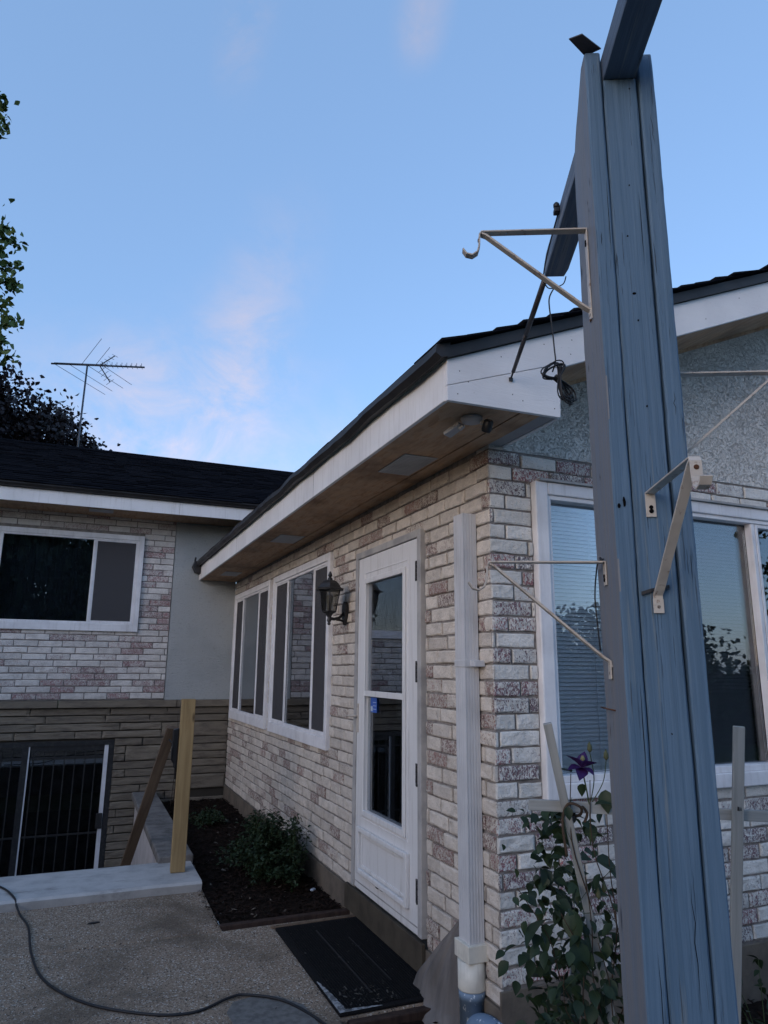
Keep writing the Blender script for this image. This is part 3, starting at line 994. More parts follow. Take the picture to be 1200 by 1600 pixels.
# ---- door
mb = MB()
T = .045
mb.box((-.030, D1, 0.012), (.05, D1 + T, 2.088)); mb.box((-.030, D2 - T, .012), (.05, D2, 2.088)); mb.box((-.030, D1 + T, 2.045), (.05, D2 - T, 2.088))
part('door_frame', mb, 'trim_grey', house, bevel=.004)
mb = MB(); mb.box((-.008, D1 + T, .0), (.12, D2 - T, .012)); part('threshold', mb, 'vent_metal', house)
a, b, c, d = D1 + T + .006, D2 - T - .006, .014, 2.040
ga, gb, gc, gd = .918, 1.515, .470, 1.868
mb = MB()
wall_with_holes(mb, 'y', -.022, .034, a, b, c, d, [(ga, gb, gc, gd)])
bm_door = part('door', mb, 'door_white', house, label='white storm door with tall glass')
def beading(y0, y1, z0, z1, w, x0, x1, name, mat, parent, bev=.004):
    mb = MB(); frame_rect(mb, 'y', x0, x1, y0, y1, z0, z1, w)
    return part(name, mb, mat, parent, bevel=bev)
beading(ga - .028, gb + .028, gc - .030, gd + .030, .034, -.034, -.0222, 'glazing_trim', 'door_white', bm_door)
beading(ga - .056, gb + .03, gc - .05, gd + .07, .006, -.026, -.0222, 'groove_trim', 'frame_white', bm_door, .001)
beading(.845, 1.580, .108, .372, .030, -.046, -.0221, 'panel_moulding', 'door_white', bm_door, .006)
beading(.881, 1.544, .144, .336, .016, -.029, -.0221, 'panel_bead', 'door_white', bm_door, .005)
mb = MB(); mb.box((-.0305, ga + .0065, 1.150), (-.010, gb - .0065, 1.184)); part('cross_rail', mb, 'door_white', bm_door, bevel=.003)
mb = MB(); glazing(mb, 'y', -.008, ga + .002, gb - .002, 1.186, gd - .002); part('pane', mb, 'glass', bm_door)
mb = MB(); glazing(mb, 'y', -.002, ga + .002, gb - .002, gc + .002, 1.148); part('pane', mb, 'glass', bm_door)
mb = MB(); mb.box((-.0225, 1.100, .026), (-.0222, 1.2, .030)); 
for y, z in ((1.18, .100), (1.25, .096)):
    mb = MB(); mb.box((-.037, y, z), (-.022, y + .03, z + .012)); part('chip', mb, 'gasket', bm_door, bevel=.003)
mb = MB(); mb.box((-.024, a + .01, .045), (-.0221, b - .01, .052)); part('sweep', mb, 'trim_grey', bm_door)
# handle
mb = MB(); mb.box((-.030, 1.622, .92), (-.0221, 1.646, 1.10))
h = part('handle', mb, 'bracket_metal', bm_door, bevel=.003)
mb = MB(); mb.tube([(-.03, 1.634, 1.02), (-.062, 1.634, 1.022), (-.072, 1.660, 1.022), (-.075, 1.695, 1.018)], .008, 8)
part('lever', mb, 'bracket_metal', h)
for z in (1.80, 1.25, .72, .16):
    mb = MB()
    for k in range(5):
        mb.lathe([(.0065, z + k*.023), (.0065, z + k*.023 + .018)], 8, Matrix.Translation((-.030, a - .004, 0)))
    mb.box((-.027, a - .002, z), (-.0222, a + .022, z + .112))
    part('hinge', mb, 'black_metal', bm_door)
# stickers and paper on the glass
mb = MB(); mb.box((-.0095, 1.352, 1.055), (-.0082, 1.452, 1.145)) ; s_ = part('sticker', mb, 'sticker_blue', bm_door, label='blue sticker on the lower pane')
mb = MB()
mb.box((-.0102, 1.418, 1.062), (-.00955, 1.448, 1.092)); 
for k in range(3):
    mb.box((-.0100, 1.36, 1.074 + k * .020), (-.00955, 1.412, 1.0775 + k * .020))
part('print', mb, 'sticker_white', s_)
# inner door behind the storm door: grille window above, plain leaf below
mb = MB()
wall_with_holes(mb, 'y', .078, .04, a, b, .012, 2.04, [(ga + .04, gb - .05, 1.02, 1.80)])
inner = part('inner_door', mb, 'interior_mid', house)
mb = MB()
for y in (1.05, 1.26):
    mb.box((.085, y - .011, 1.02), (.105, y + .011, 1.80))
for z in (1.28, 1.54):
    mb.box((.084, ga + .04, z - .011), (.104, gb - .05, z + .011))
part('grille', mb, 'vent_metal', inner)
mb = MB(); mb.box((.070, 1.11, 1.555), (.0745, 1.20, 1.66)); part('paper', mb, 'paper', inner)
mb = MB(); mb.box((.13, D1, 0), (.9, D2, 2.1)); mb.f.pop(5); mb.smooth.pop(5); part('hall', mb, 'interior_dark', house)

# ================================================================== WING
WY = L_
wing = thing('house_wing', 'two level wing with dark shingle roof, brick above ledge and stone below', 'house', (0, WY, 0))
WW = (-3.20, -1.128, 1.722, 2.868)
WD = (-3.06, -1.274, -1.55, .512)
LX = -9.0
mb = MB()
wall_with_holes(mb, 'x', WY + .010, .15, LX, -.775, .950, 3.10, [WW])
ww = part('wall', mb, 'mortar', wing, label='upper wall of white washed long bricks')
bl = courses(.957, .0721, 30, LX, -.767, [WW], .245, .009, lambda k: (.12 if k % 2 else 0) + .05*math.sin(k*1.3))
blocks = [(Vector((u, WY + .0105, z)), L, .0085 + rnd.uniform(-.001, .002), H) for u, z, L, H in bl]
place_blocks('brick', blocks, block_mats('brick', 'x', 'brick_wing', BV), ww, 300, 'x')
# far-right stucco strip
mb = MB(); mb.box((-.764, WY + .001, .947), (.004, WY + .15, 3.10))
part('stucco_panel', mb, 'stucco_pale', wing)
# ledge stones
x = -.0; first = True
edges = [.004, -.62, -1.90, -3.1, -4.4, -5.8, -7.2, LX]
for e0, e1 in zip(edges, edges[1:]):
    mb = MB(); mb.box((e1 + .004, WY - .055, .868), (e0 - .004, WY + .14, .9455))
    part('ledge_stone', mb, 'stone', wing, bevel=.006)
# stone wall
mb = MB()
wall_with_holes(mb, 'x', WY + .012, .15, LX, .004, -1.7, .867, [WD])
sw = part('wall', mb, 'stone_joint', wing, label='lower wall of long buff stones')
blocks = []
P_ = .0845
row = 0; z = .864
pend = []
while z > -1.62:
    z1 = z - P_
    u = .0
    u -= 0
    while u > LX:
        ln = rnd.uniform(.28, .95)
        a_, b_ = max(u - ln, LX), u
        u -= ln
        # skip cells already taken by a two-course block from above
        segs = [(a_, b_)]
        for (pa, pb, pz) in pend:
            if abs(pz - z) < .01:
                ns_ = []
                for s, e in segs:
                    if pb <= s or pa >= e: ns_.append((s, e))
                    else:
                        if pa > s: ns_.append((s, pa))
                        if pb < e: ns_.append((pb, e))
                segs = ns_
        tall = rnd.random() < .13 and z1 > .512 + P_ * 0 and len(segs) == 1 and segs[0] == (a_, b_)
        if rnd.random() < .13 and a_ > -1.2 and len(segs) == 1: tall = True
        for s, e in segs:
            hh = P_ * (2 if tall else 1)
            if not tall and (z > WD[3] - .5 * P_ and False): pass
            cuts = [(s, e)]
            if z1 + (0) < WD[3] - .03:
                nn = []
                for ss, ee in cuts:
                    if WD[1] <= ss or WD[0] >= ee: nn.append((ss, ee))
                    else:
                        if WD[0] > ss: nn.append((ss, WD[0]))
                        if WD[1] < ee: nn.append((WD[1], ee))
                cuts = nn
            for ss, ee in cuts:
                if ee - ss > .04:
                    blocks.append((Vector((ss + .004, WY + .0125, z - hh + .005)), ee - ss - .008, .024 + rnd.uniform(-.005, .009), hh - .009))
        if tall: pend.append((a_, b_, z1))
    z = z1
blocks = [b for b in blocks if b[0].x + b[1] < .003 or True]
place_blocks('stone', blocks, block_mats('stone', 'x', 'stone', SV), sw, 230, 'x')
# wing window
wwin = tri_window(WW, [-2.66, -1.68], 'x', WY, wing, 'wing window above the stone ledge')
# sliding basement door with security bars
a, b, c, d = WD
mb = MB(); frame_rect(mb, 'x', WY - .01, WY + .10, a, b, c, d, .05)
sdoor = part('sliding_door', mb, 'black_metal', wing, label='dark sliding basement door behind white edged bars')
mb = MB(); mb.box((-2.205, WY - .005, c + .05), (-2.145, WY + .08, d - .05)); part('mullion', mb, 'black_metal', sdoor)
mb = MB(); mb.box((-2.143, WY + .0, c + .05), (-2.130, WY + .05, d - .05)); part('stile', mb, 'frame_white', sdoor)
mb = MB(); mb.box((-1.372, WY + .0, c + .05), (-1.330, WY + .05, d - .05)); part('stile', mb, 'frame_white', sdoor)
mb = MB(); mb.box((-2.121, WY + .002, d - .10), (-1.373, WY + .05, d - .0505)); part('head_rail', mb, 'black_metal', sdoor)
for (p, q) in ((a + .05, -2.206), (-2.121, -1.373)):
    mb = MB(); glazing(mb, 'x', WY + .055, p, q, c + .05, d - .05); part('pane', mb, 'glass', sdoor)
x = -1.46
while x > a + .06:
    if not (-2.22 < x < -2.12):
        mb = MB(); mb.box((x - .006, WY + .020, c + .06), (x + .006, WY + .032, d - .10)); part('security_bar', mb, 'black_metal', sdoor)
    x -= .105
for z in (-.46, .34):
    mb = MB(); mb.box((a + .06, WY + .014, z - .010), (-1.375, WY + .0195, z + .010)); part('cross_bar', mb, 'black_metal', sdoor)
mb = MB(); mb.box((-1.40, WY - .02, -.42), (-1.335, WY - .001, -.26)); part('lock', mb, 'black_metal', sdoor, bevel=.005)
mb = MB(); mb.box((a, WY + .16, c), (b, WY + 1.2, d)); mb.f.pop(2); mb.smooth.pop(2); part('room', mb, 'interior_dark', wing)
# eave
EY = 5.607
RXE = 5.0
mb = MB(); mb.box((LX - .3, EY, 3.073), (-.80, EY + .02, 3.222)); mb.box((-.797, EY, 3.073), (RXE, EY + .02, 3.222))
part('fascia', mb, 'fascia_white', wing, bevel=.003)
mb = MB(); mb.box((LX - .3, EY + .0205, 3.082), (RXE, WY + .16, 3.094)); part('soffit_board', mb, 'soffit_wood', wing)
mb = MB(); mb.box((-1.78, 5.72, 3.077), (-1.52, 5.88, 3.0815)); part('soffit_vent', mb, 'vent_metal', wing)
RY, RZ = 9.15, 3.270 + SL * (9.15 - EY + .045)
mb = MB()
mb.prism([(EY - .03, 3.224), (WY, 3.21 + SL * .5), (RY, RZ - .03), (2*RY - EY, 3.224), (2*RY - EY, 3.26), (RY, RZ), (EY - .045, 3.272)], LX - .3, RXE, 'x')
wroof = part('roof', mb, 'drip_metal', wing)
mb = MB(); mb.prism([(EY - .020, 3.2225), (EY - .0005, 3.2225), (EY - .0005, 3.275), (EY - .05, 3.285), (EY - .055, 3.262)], LX - .3, RXE, 'x')
part('drip_edge', mb, 'drip_metal', wing)
def wsh(mb, s0, s1, x0, x1, l0, l1, th):
    def P(s, h, x): return (x, EY - .065 + s * cosr - h * sinr, 3.268 + s * sinr + h * cosr)
    mb.add([P(s0, l0, x0), P(s1, l1, x0), P(s1, l1, x1), P(s0, l0, x1), P(s0, l0 + th, x0), P(s1, l1 + th*.5, x0), P(s1, l1 + th*.5, x1), P(s0, l0 + th, x1)],
           [(0,1,2,3),(7,6,5,4),(4,5,1,0),(5,6,2,1),(6,7,3,2),(7,4,0,3)])
mb = MB(); slope_len = (RY - EY + .05) / cosr
k = 0; s = 0
while s < slope_len - .1:
    x = LX - .3 + rnd.uniform(0, .2)
    while x < RXE - .1:
        w = rnd.uniform(.14, .32)
        wsh(mb, s + rnd.uniform(-.004, .004), s + .19, x, x + w - .003, .008 + rnd.choice((0, .0, .006)) + rnd.uniform(0, .002), .001, .008)
        x += w
    s += .138; k += 1
part('shingle_courses', mb, 'shingle', wroof, kind='stuff')
mb = MB(); x = LX - .3
while x < RXE - .2:
    M = Matrix.Translation((x, RY, RZ + .008))
    mb2 = MB()
    mb2.add([M @ Vector(p) for p in ((0, -.13, -.045), (.26, -.13, -.045), (.26, 0, .012), (0, 0, .012), (0, .13, -.045), (.26, .13, -.045))], [(0,1,2,3), (3,2,5,4)])
    part('ridge_shingle', mb2, 'shingle', wroof)
    x += .25

# ================================================================== LOW WALL, POST, BOARD
lw = thing('retaining_wall', 'low wall with worn grey cap beside the basement well', 'wall', (-.9, 4.5, G))
mb = MB(); mb.box((-1.0, 3.105, -1.62), (-.84, WY - .03, -.125))
part('wall_face', mb, 'parge_white', lw)
for (y0, y1) in ((3.06, 4.60), (4.606, WY - .032)):
    mb = MB(); mb.box((-1.045, y0, -.123), (-.79, y1, -.055)); part('cap_stone', mb, 'cap_concrete', lw, bevel=.012, seg=3)

mb = MB(); mb.box((-.05, -.042, -.098), (.05, .042, 1.088))
o = part('wooden_post', mb, 'lumber_yellow', loc=(-.938, 2.80, 0), local=True, bevel=.004)
o.rotation_euler = (0, 0, R(-4))
tag(o, 'bare yellow wooden post standing on the kerb by the basement well', 'post')
def stick(name, mat, p0, p1, w, t, ref=(0, 1, 0), bevel=.003):
    p0, p1 = Vector(p0), Vector(p1)
    zax = (p1 - p0).normalized(); xax = Vector(ref).cross(zax).normalized(); yax = zax.cross(xax)
    Mx = Matrix((xax, yax, zax)).transposed().to_4x4(); Mx.translation = p0
    mb = MB(); mb.box((-w/2, -t/2, 0), (w/2, t/2, (p1 - p0).length))
    o = part(name, mb, mat, None, local=True, bevel=bevel)
    o.matrix_world = Mx
    return o
tag(stick('leaning_board', 'lumber_brown', (-1.345, 4.25, -.95), (-1.030, 2.90, .880), .075, .036), 'brown board leaning from the well up to the wooden post', 'board')
# clamp between board and post
cl_ = thing('strap_clamp', 'black strap and clamp hanging between leaning board and wooden post', 'clamp', (-1.0, 2.84, .8))
mb = MB(); mb.prism([(-1.012, .60), (-.992, .59), (-.988, .88), (-1.03, .87), (-1.035, .75)], 2.80, 2.85, 'y')
part('clamp_body', mb, 'black_plastic', cl_, bevel=.006)
mb = MB(); mb.tube([(-1.01, 2.82, .80), (-1.035, 2.80, .74), (-1.03, 2.80, .66), (-1.0, 2.82, .61), (-.995, 2.82, .52)], .006, 6)
mb.tube([(-1.055, 2.84, .80), (-1.03, 2.82, .77), (-1.0, 2.82, .75)], .005, 6)
part('strap', mb, 'black_plastic', cl_)

# ================================================================== DOWNSPOUT
ds = thing('downspout', 'white ribbed downspout on the brick corner ending in a blue drain pipe', 'downspout', (-.04, .17, 0))
def fluted(x0, x1, y0, y1, z0, z1, mat, name, parent, n=5, amp=.0011):
    pts = []
    def side(p, q, k):
        p, q = Vector(p), Vector(q); t = (q - p); nrm = Vector((t.y, -t.x)).normalized()
        for i in range(k * 4):
            f = i / (k * 4); s = math.sin(f * math.pi * k * 1.0) if k else 0
            pts.append(p + t * f - nrm * (amp * (1 if int(f * k * 2) % 2 else 0) if .08 < f < .92 else 0))
    side((x0, y0), (x1, y0), n); side((x1, y0), (x1, y1), 1); side((x1, y1), (x0, y1), n); side((x0, y1), (x0, y0), n)
    mb = MB(); N = len(pts)
    vs = [(p.x, p.y, z0) for p in pts] + [(p.x, p.y, z1) for p in pts]
    mb.add(vs, [(i, (i+1) % N, (i+1) % N + N, i + N) for i in range(N)] + [tuple(range(N, 2*N))])
    return part(name, mb, mat, parent)
fluted(-.078, -.006, .118, .212, .14, 2.055, 'vinyl_white', 'pipe', ds)
mb = MB(); mb.box((-.0815, .114, 1.33), (.0, .216, 1.362)); mb.box((-.055, .070, 1.332), (-.001, .1139, 1.360)); part('strap', mb, 'vinyl_white', ds, bevel=.002)
mb = MB(); mb.box((-.094, .102, .110), (.006, .228, .178)); part('adapter', mb, 'pvc_white', ds, bevel=.003)
mb = MB(); Mc = Matrix.Translation((-.045, .165, 0))
mb.lathe([(.058, -.005), (.060, .0), (.060, .109)], 32, Mc); part('coupling', mb, 'pvc_white', ds)
mb = MB(); mb.lathe([(.054, -.30), (.054, -.04), (.057, -.04), (.057, -.0055)], 32, Mc)
pipe = part('drain_pipe', mb, 'pipe_blue', ds)
mb = MB()
path = []
for i in range(13):
    t = i / 12
    path.append((-.085 + .20 * t * .9, .02 - .10 * t, -.10 + .055 * math.sin(t * math.pi * .9) - .18 * t * t))
mb.tube([(-.05, .145, -.16), (-.055, .09, -.115), (-.05, .02, -.10), (-.015, -.05, -.13), (.02, -.10, -.20), (.03, -.12, -.32)], .052, 20)
b_ = part('elbow', mb, 'pipe_blue', ds)
sb = b_.modifiers.new('s', 'SUBSURF'); sb.levels = 1; sb.render_levels = 2

# ================================================================== LANTERN
lan = thing('wall_lantern', 'black six sided carriage lantern on a curved arm beside the door', 'lantern', (0, 1.94, 1.70))
mb = MB(); mb.prism([(1.94, 1.785), (1.905, 1.76), (1.895, 1.72), (1.905, 1.67), (1.94, 1.615), (1.975, 1.67), (1.985, 1.72), (1.975, 1.76)], -.030, -.006, 'x')
part('backplate', mb, 'black_metal', lan, bevel=.004)
LXc, LYc = -.15, 1.895
mb = MB(); mb.tube([(-.02, 1.94, 1.715), (-.035, 1.935, 1.69), (-.07, 1.92, 1.665), (-.11, 1.905, 1.655), (LXc, LYc, 1.66)], .011, 8)
mb.tube([(-.02, 1.94, 1.64), (-.05, 1.93, 1.650), (-.09, 1.912, 1.652)], .008, 8)
part('arm', mb, 'black_metal', lan)
Mh = Matrix.Translation((LXc, LYc, 0)) @ Matrix.Rotation(R(12), 4, 'Z')
mb = MB(); mb.lathe([(.008, 1.612), (.014, 1.622), (.009, 1.632), (.018, 1.642), (.014, 1.665), (.030, 1.69), (.052, 1.70), (.055, 1.708)], 6, Mh, False)
part('base', mb, 'black_metal', lan)
mb = MB()
for k in range(6):
    a_ = math.pi * k / 3
    p = Mh @ Vector((.052*math.cos(a_), .052*math.sin(a_), 1.705)); q = Mh @ Vector((.083*math.cos(a_), .083*math.sin(a_), 1.862))
    mb.tube([p, q], .0045, 6)
part('cage', mb, 'black_metal', lan)
mb = MB(); mb.lathe([(.050, 1.708), (.080, 1.860)], 6, Mh, False); mb.f = mb.f[:6]; mb.smooth = mb.smooth[:6]
part('pane', mb, 'lantern_glass', lan)
mb = MB(); mb.lathe([(.012, 1.705), (.015, 1.74), (.013, 1.745), (.024, 1.78), (.022, 1.81), (.006, 1.828)], 14, Mh)
part('bulb', mb, 'bulb', lan)
mb = MB(); mb.lathe([(.108, 1.853), (.110, 1.860), (.088, 1.870), (.070, 1.898), (.046, 1.918), (.022, 1.925), (.018, 1.935), (.010, 1.945), (.018, 1.957), (.012, 1.972), (.005, 1.985)], 6, Mh, False)
part('roof_cap', mb, 'black_metal', lan)

# ================================================================== SECURITY CAMERA UNDER THE EAVE
sc = thing('security_light', 'white round security light and camera under the eave corner', 'security camera', (-.25, -.27, 2.37))
mb = MB(); mb.lathe([(.046, 2.3765), (.047, 2.370), (.042, 2.356), (.026, 2.350)], 24, Matrix.Translation((-.255, -.29, 0))); part('base', mb, 'camera_white', sc)
mb = MB(); mb.tube([(-.275, -.25, 2.352), (-.285, -.235, 2.335)], .012, 8)
mb.box((-.022, -.009, -.045), (.022, .009, .045), Matrix.Translation((-.295, -.205, 2.342)) @ Matrix.Rotation(R(70), 4, 'X') @ Matrix.Rotation(R(20), 4, 'Y'))
part('lamp_head', mb, 'camera_white', sc, bevel=.004)
mb = MB(); Mq = Matrix.Translation((-.205, -.335, 2.330)) @ Matrix.Rotation(R(35), 4, 'X')
mb.lathe([(.019, -.025), (.022, -.015), (.022, .020), (.014, .028)], 16, Mq); part('camera_head', mb, 'black_plastic', sc)
mb = MB(); mb.tube([(-.225, -.315, 2.35), (-.207, -.332, 2.34)], .009, 8); part('neck', mb, 'camera_white', sc)

# ================================================================== DOORMAT
dm = thing('doormat', 'black ribbed doormat below the white storm door with frayed pale edge', 'doormat', (-.28, 1.04, G))
mpoly = [(-.528, .475), (-.020, .475), (-.020, 1.618), (-.528, 1.606)]
mb = MB(); mb.prism(mpoly, G + .001, G + .015, 'z'); part('mat_base', mb, 'mat_black', dm, bevel=.004)
mb = MB()
x = -.49
while x < -.05:
    mb.box((x, .505, G + .0152), (x + .006, 1.575, G + .020)); x += .014
part('rib', mb, 'mat_black', dm, kind='stuff')
mb = MB(); mb.box((-.330, .62, G + .0205), (-.322, 1.46, G + .0225)); mb.box((-.19, .7, G+.0205), (-.184, 1.3, G+.0222)); part('seam', mb, 'gasket', dm)
mb = MB(); n = 30; vs = []
for i in range(n + 1):
    y = .478 + .34 * i / n; w = .030 * (1 - (i / n) ** 2) + .004 + .006 * noise.noise(Vector((y*40, 0, 0)))
    vs += [(-.526, y, G + .0185), (-.526 + max(w, .002), y, G + .0195)]
mb.add(vs, [(2*i, 2*i+1, 2*i+3, 2*i+2) for i in range(n)]); 
vs = []
for i in range(n + 1):
    x = -.526 + .20 * i / n; w = .020 * (1 - (i / n) ** 2) + .003 + .004 * noise.noise(Vector((x*50, 3, 0)))
    vs += [(x, .478, G + .0187), (x, .478 + max(.001, w), G + .0197)]
mb.add(vs, [(2*i, 2*i+2, 2*i+3, 2*i+1) for i in range(n)])
part('frayed_edge', mb, 'mat_worn', dm)
mb = MB(); mb.prism([(-.530, 1.6215), (-.02, 1.6335), (-.02, 1.668), (-.545, 1.652)], G - .001, G + .013, 'z')
tag(part('wood_strip', mb, 'lumber_brown', loc=(-.28, 1.64, G), bevel=.003), 'thin pale strip along the far edge of the doormat', 'strip')
tag(chips(80, -.50, -.24, .50, .68, G + .0225, .004, .012, 'litter', 'leaf_litter', 11), 'pale dry leaf scraps on the near corner of the doormat', 'litter')
tag(chips(60, -.50, -.05, .5, 1.55, G + .024, .002, .006, 'litter', 'crumbs', 12), 'small crumbs scattered over the doormat', 'litter')

# ================================================================== CLOTH BY THE DOWNSPOUT
mb = MB()
nu, nv = 44, 60; vs = []
CE = [(-.04, .285, .225), (-.06, .385, .125), (-.085, .520, -.005), (-.10, .615, -.105), (-.12, .634, -.177), (-.14, .522, -.211), (-.15, .447, -.249), (-.15, .43, -.30)]
for j in range(nv + 1):
    t = j / nv * (len(CE) - 1); k = min(int(t), len(CE) - 2); L0 = Vector(CE[k]).lerp(Vector(CE[k+1]), t - k)
    tt = j / nv
    R0 = Vector((-.03 - .05 * tt, .235, L0.z + .03))
    for i in range(nu + 1):
        u = i / nu
        p = R0.lerp(L0, u)
        f = (.25 + tt) * (.010 * math.sin(u * 15 + 2.5 * tt + 1.5 * noise.noise(Vector((u*2, tt*2, 5)))) + .014 * noise.noise(Vector((u * 3.2, tt * 3, 1))) + .004 * math.sin(u * 37 + tt * 5))
        vs.append((p.x + f - .05 * math.sin(u * math.pi) * tt, p.y + .008 * noise.noise(Vector((tt * 9, 1, 1))) * u, p.z))
mb.add(vs, [(j*(nu+1)+i, j*(nu+1)+i+1, (j+1)*(nu+1)+i+1, (j+1)*(nu+1)+i) for j in range(nv) for i in range(nu)], True)
o = part('cloth', mb, 'cloth', loc=(-.1, .4, 0))
sol = o.modifiers.new('t', 'SOLIDIFY'); sol.thickness = .003
tag(o, 'grey crumpled cloth draped behind the downspout beside the doormat', 'cloth')

# ================================================================== CORD ON THE PATIO
def smooth_path(pts, k=6):
    pts = [Vector(p) for p in pts]; out = []
    for i in range(len(pts) - 1):
        p0, p1, p2, p3 = pts[max(i-1, 0)], pts[i], pts[i+1], pts[min(i+2, len(pts)-1)]
        for j in range(k):
            t = j / k
            out.append(.5 * ((2*p1) + (p2 - p0)*t + (2*p0 - 5*p1 + 4*p2 - p3)*t*t + (3*p1 - p0 - 3*p2 + p3)*t*t*t))
    out.append(pts[-1]); return out
zc = G + .0065
mb = MB(); mb.tube(smooth_path([(-2.6, 3.0, -.09), (-2.199, 2.96, -.09), (-2.051, 2.802, -.092), (-1.96, 2.55, -.092), (-1.935, 2.49, -.13), (-1.905, 2.40, zc), (-1.847, 2.16, zc), (-1.806, 1.72, zc), (-1.726, 1.337, zc), (-1.543, 1.014, zc), (-1.292, .804, zc), (-1.109, .75, zc), (-.95, .82, zc + .004), (-.867, .827, zc + .004), (-.718, .705, zc + .004), (-.614, .453, zc), (-.596, .212, zc), (-.75, -.4, zc)]), .0062, 8)
tag(part('cord', mb, 'cable_black', loc=(-1.5, 1.0, G)), 'black extension cord curving across the concrete patio', 'cord')
mb = MB(); mb.prism([(-1.53, 2.10), (-1.50, 2.095), (-1.46, 2.11), (-1.47, 2.125), (-1.52, 2.12)], G + .001, G + .006, 'z')
tag(part('debris', mb, 'black_plastic', loc=(-1.5, 2.1, G)), 'small black scrap lying alone on the patio', 'scrap')

tag(chips(420, -2.6, -.62, .1, 2.5, G + .004, .0015, .0055, 'litter', 'grit', 15), 'grit and tiny scraps scattered over the patio slabs', 'grit')
tag(chips(260, -.84, -.79, 1.76, 2.6, G + .002, .003, .009, 'mulch', 'spilled_mulch', 16), 'mulch spilled over the patio edge beside the bed', 'mulch')
# ================================================================== PERGOLA POST (turned 26.4 degrees)
def zl_(z): return z - G
AZ = R(-26.4)
P0 = Vector((-.728, -1.672, 0))
post = thing('pergola_post', 'tall grey blue painted wooden post of three planks in the foreground', 'post', (P0.x, P0.y, G), AZ)
def plank(x0, x1, y0, y1, z0, z1, seed, mat, name, chamfer=None, jit=.0016, parent=post):
    nz = 90; vs = []
    cs = [(x0, y0), (x1, y0), (x1, y1), (x0, y1)]
    bv = .0035
    ring = [(x0 + bv, y0), (x1 - bv, y0), (x1, y0 + bv), (x1, y1 - bv), (x1 - bv, y1), (x0 + bv, y1), (x0, y1 - bv), (x0, y0 + bv)]
    for i in range(nz + 1):
        z = z0 + (z1 - z0) * i / nz
        for k, (x, y) in enumerate(ring):
            if chamfer and y > (y0 + y1) / 2 and z > chamfer[0]:
                y = y1 + (chamfer[1] - y1) * (z - chamfer[0]) / (z1 - chamfer[0])
            jx = jit * noise.noise(Vector((z * 5 + seed, k * .3, 0))) + jit * .6 * noise.noise(Vector((z * 22, seed, k * 1.3)))
            jy = jit * noise.noise(Vector((z * 4, k * .3, seed)))
            vs.append((x + jx, y + jy, z - G))
    fs = [(i*8+k, i*8+(k+1) % 8, (i+1)*8+(k+1) % 8, (i+1)*8+k) for i in range(nz) for k in range(8)]
    fs += [tuple(range(8))[::-1], tuple(range(nz*8, nz*8+8))]
    mb = MB(); mb.add(vs, fs)
    o = part(name, mb, mat, parent, local=True)
    return o
pl1 = plank(.0, .0365, 0, .172, G - .05, 2.762, 3, 'post_paint', 'plank', (2.60, .045))
pl2 = plank(.040, .1175, .0045, .168, G - .05, 2.688, 9, 'post_paint', 'plank')
pl3 = plank(.1225, .158, .001, .172, G - .05, 2.752, 17, 'post_paint', 'plank')
# worn paint of the outer side face: assign by face normal
pl1.data.materials.append(MATS['post_paint_worn'])
for p in pl1.data.polygons:
    if p.normal.x < -.8: p.material_index = 1
rk = random.Random(77)
for k in range(13):      # drying checks: thin dark splits along the grain
    x = rk.choice((rk.uniform(.004, .033), rk.uniform(.046, .112), rk.uniform(.127, .154))); z0_ = rk.uniform(.5, 2.55); ln_ = rk.uniform(.03, .20)
    yf = .0045 if .04 < x < .1175 else (.001 if x > .12 else 0)
    mb = MB(); pts = []
    for i in range(7):
        pts.append((x + .0012 * noise.noise(Vector((z0_ * 9 + i, k, 0))) * 3, yf - .0004, zl_(z0_ + ln_ * i / 6)))
    w_ = rk.uniform(.0003, .0008)
    L2 = [(p[0] - w_ * math.sin(math.pi * i / 6), p[1], p[2]) for i, p in enumerate(pts)]; R2 = [(p[0] + w_ * math.sin(math.pi * i / 6) + .0001, p[1], p[2]) for i, p in enumerate(pts)]
    mb.add(L2 + R2, [(i, i + 7, i + 8, i + 1) for i in range(6)])
    part('split', mb, 'hole_dark', post, local=True)
for k in range(9):
    z0_ = rk.uniform(1.1, 2.6); y_ = rk.uniform(.02, .15); ln_ = rk.uniform(.01, .05)
    mb = MB(); mb.add([(-.0022, y_, zl_(z0_)), (-.0022, y_ + .0016, zl_(z0_ + ln_ * .5)), (-.0022, y_, zl_(z0_ + ln_)), (-.0022, y_ - .0014, zl_(z0_ + ln_ * .5))], [(0, 1, 2, 3)])
    part('split', mb, 'hole_dark', post, local=True)
# knots and nail holes
def dimple(x, z, rx, rz, name='nail_hole', y=-.0012):
    mb = MB(); n = 9
    vs = [(x + rx * math.cos(6.283*k/n) * rnd.uniform(.7, 1.15), y, z - G + rz * math.sin(6.283*k/n) * rnd.uniform(.7, 1.15)) for k in range(n)]
    vs2 = [(v[0], y + .006, v[2]) for v in vs]
    mb.add(vs + vs2, [tuple(range(n)), tuple(range(n, 2*n))[::-1]] + [(k, (k+1) % n, (k+1) % n + n, k + n) for k in range(n)])
    return part(name, mb, 'hole_dark', post, local=True)
for x, z, rx, rz in ((.075, 2.128, .0045, .0035), (.079, 2.063, .0024, .0024), (.0835, 1.865, .002, .0025), (.10, 2.66, .002, .002), (.082, 2.40, .0018, .0018), (.07, 2.27, .002, .002), (.082, 1.20, .0015, .002)):
    dimple(x, z, rx, rz, y=.0033)
dimple(.021, 1.655, .0030, .012, 'knot'); dimple(.010, 1.648, .0035, .005, 'knot')
mb = MB(); mb.tube([(-.001, .088, 1.238 - G), (-.010, .178 - .05, 1.2395 - G), (-.014, .150, 1.241 - G)], .0016, 6); part('nail', mb, 'rust', post, local=True)

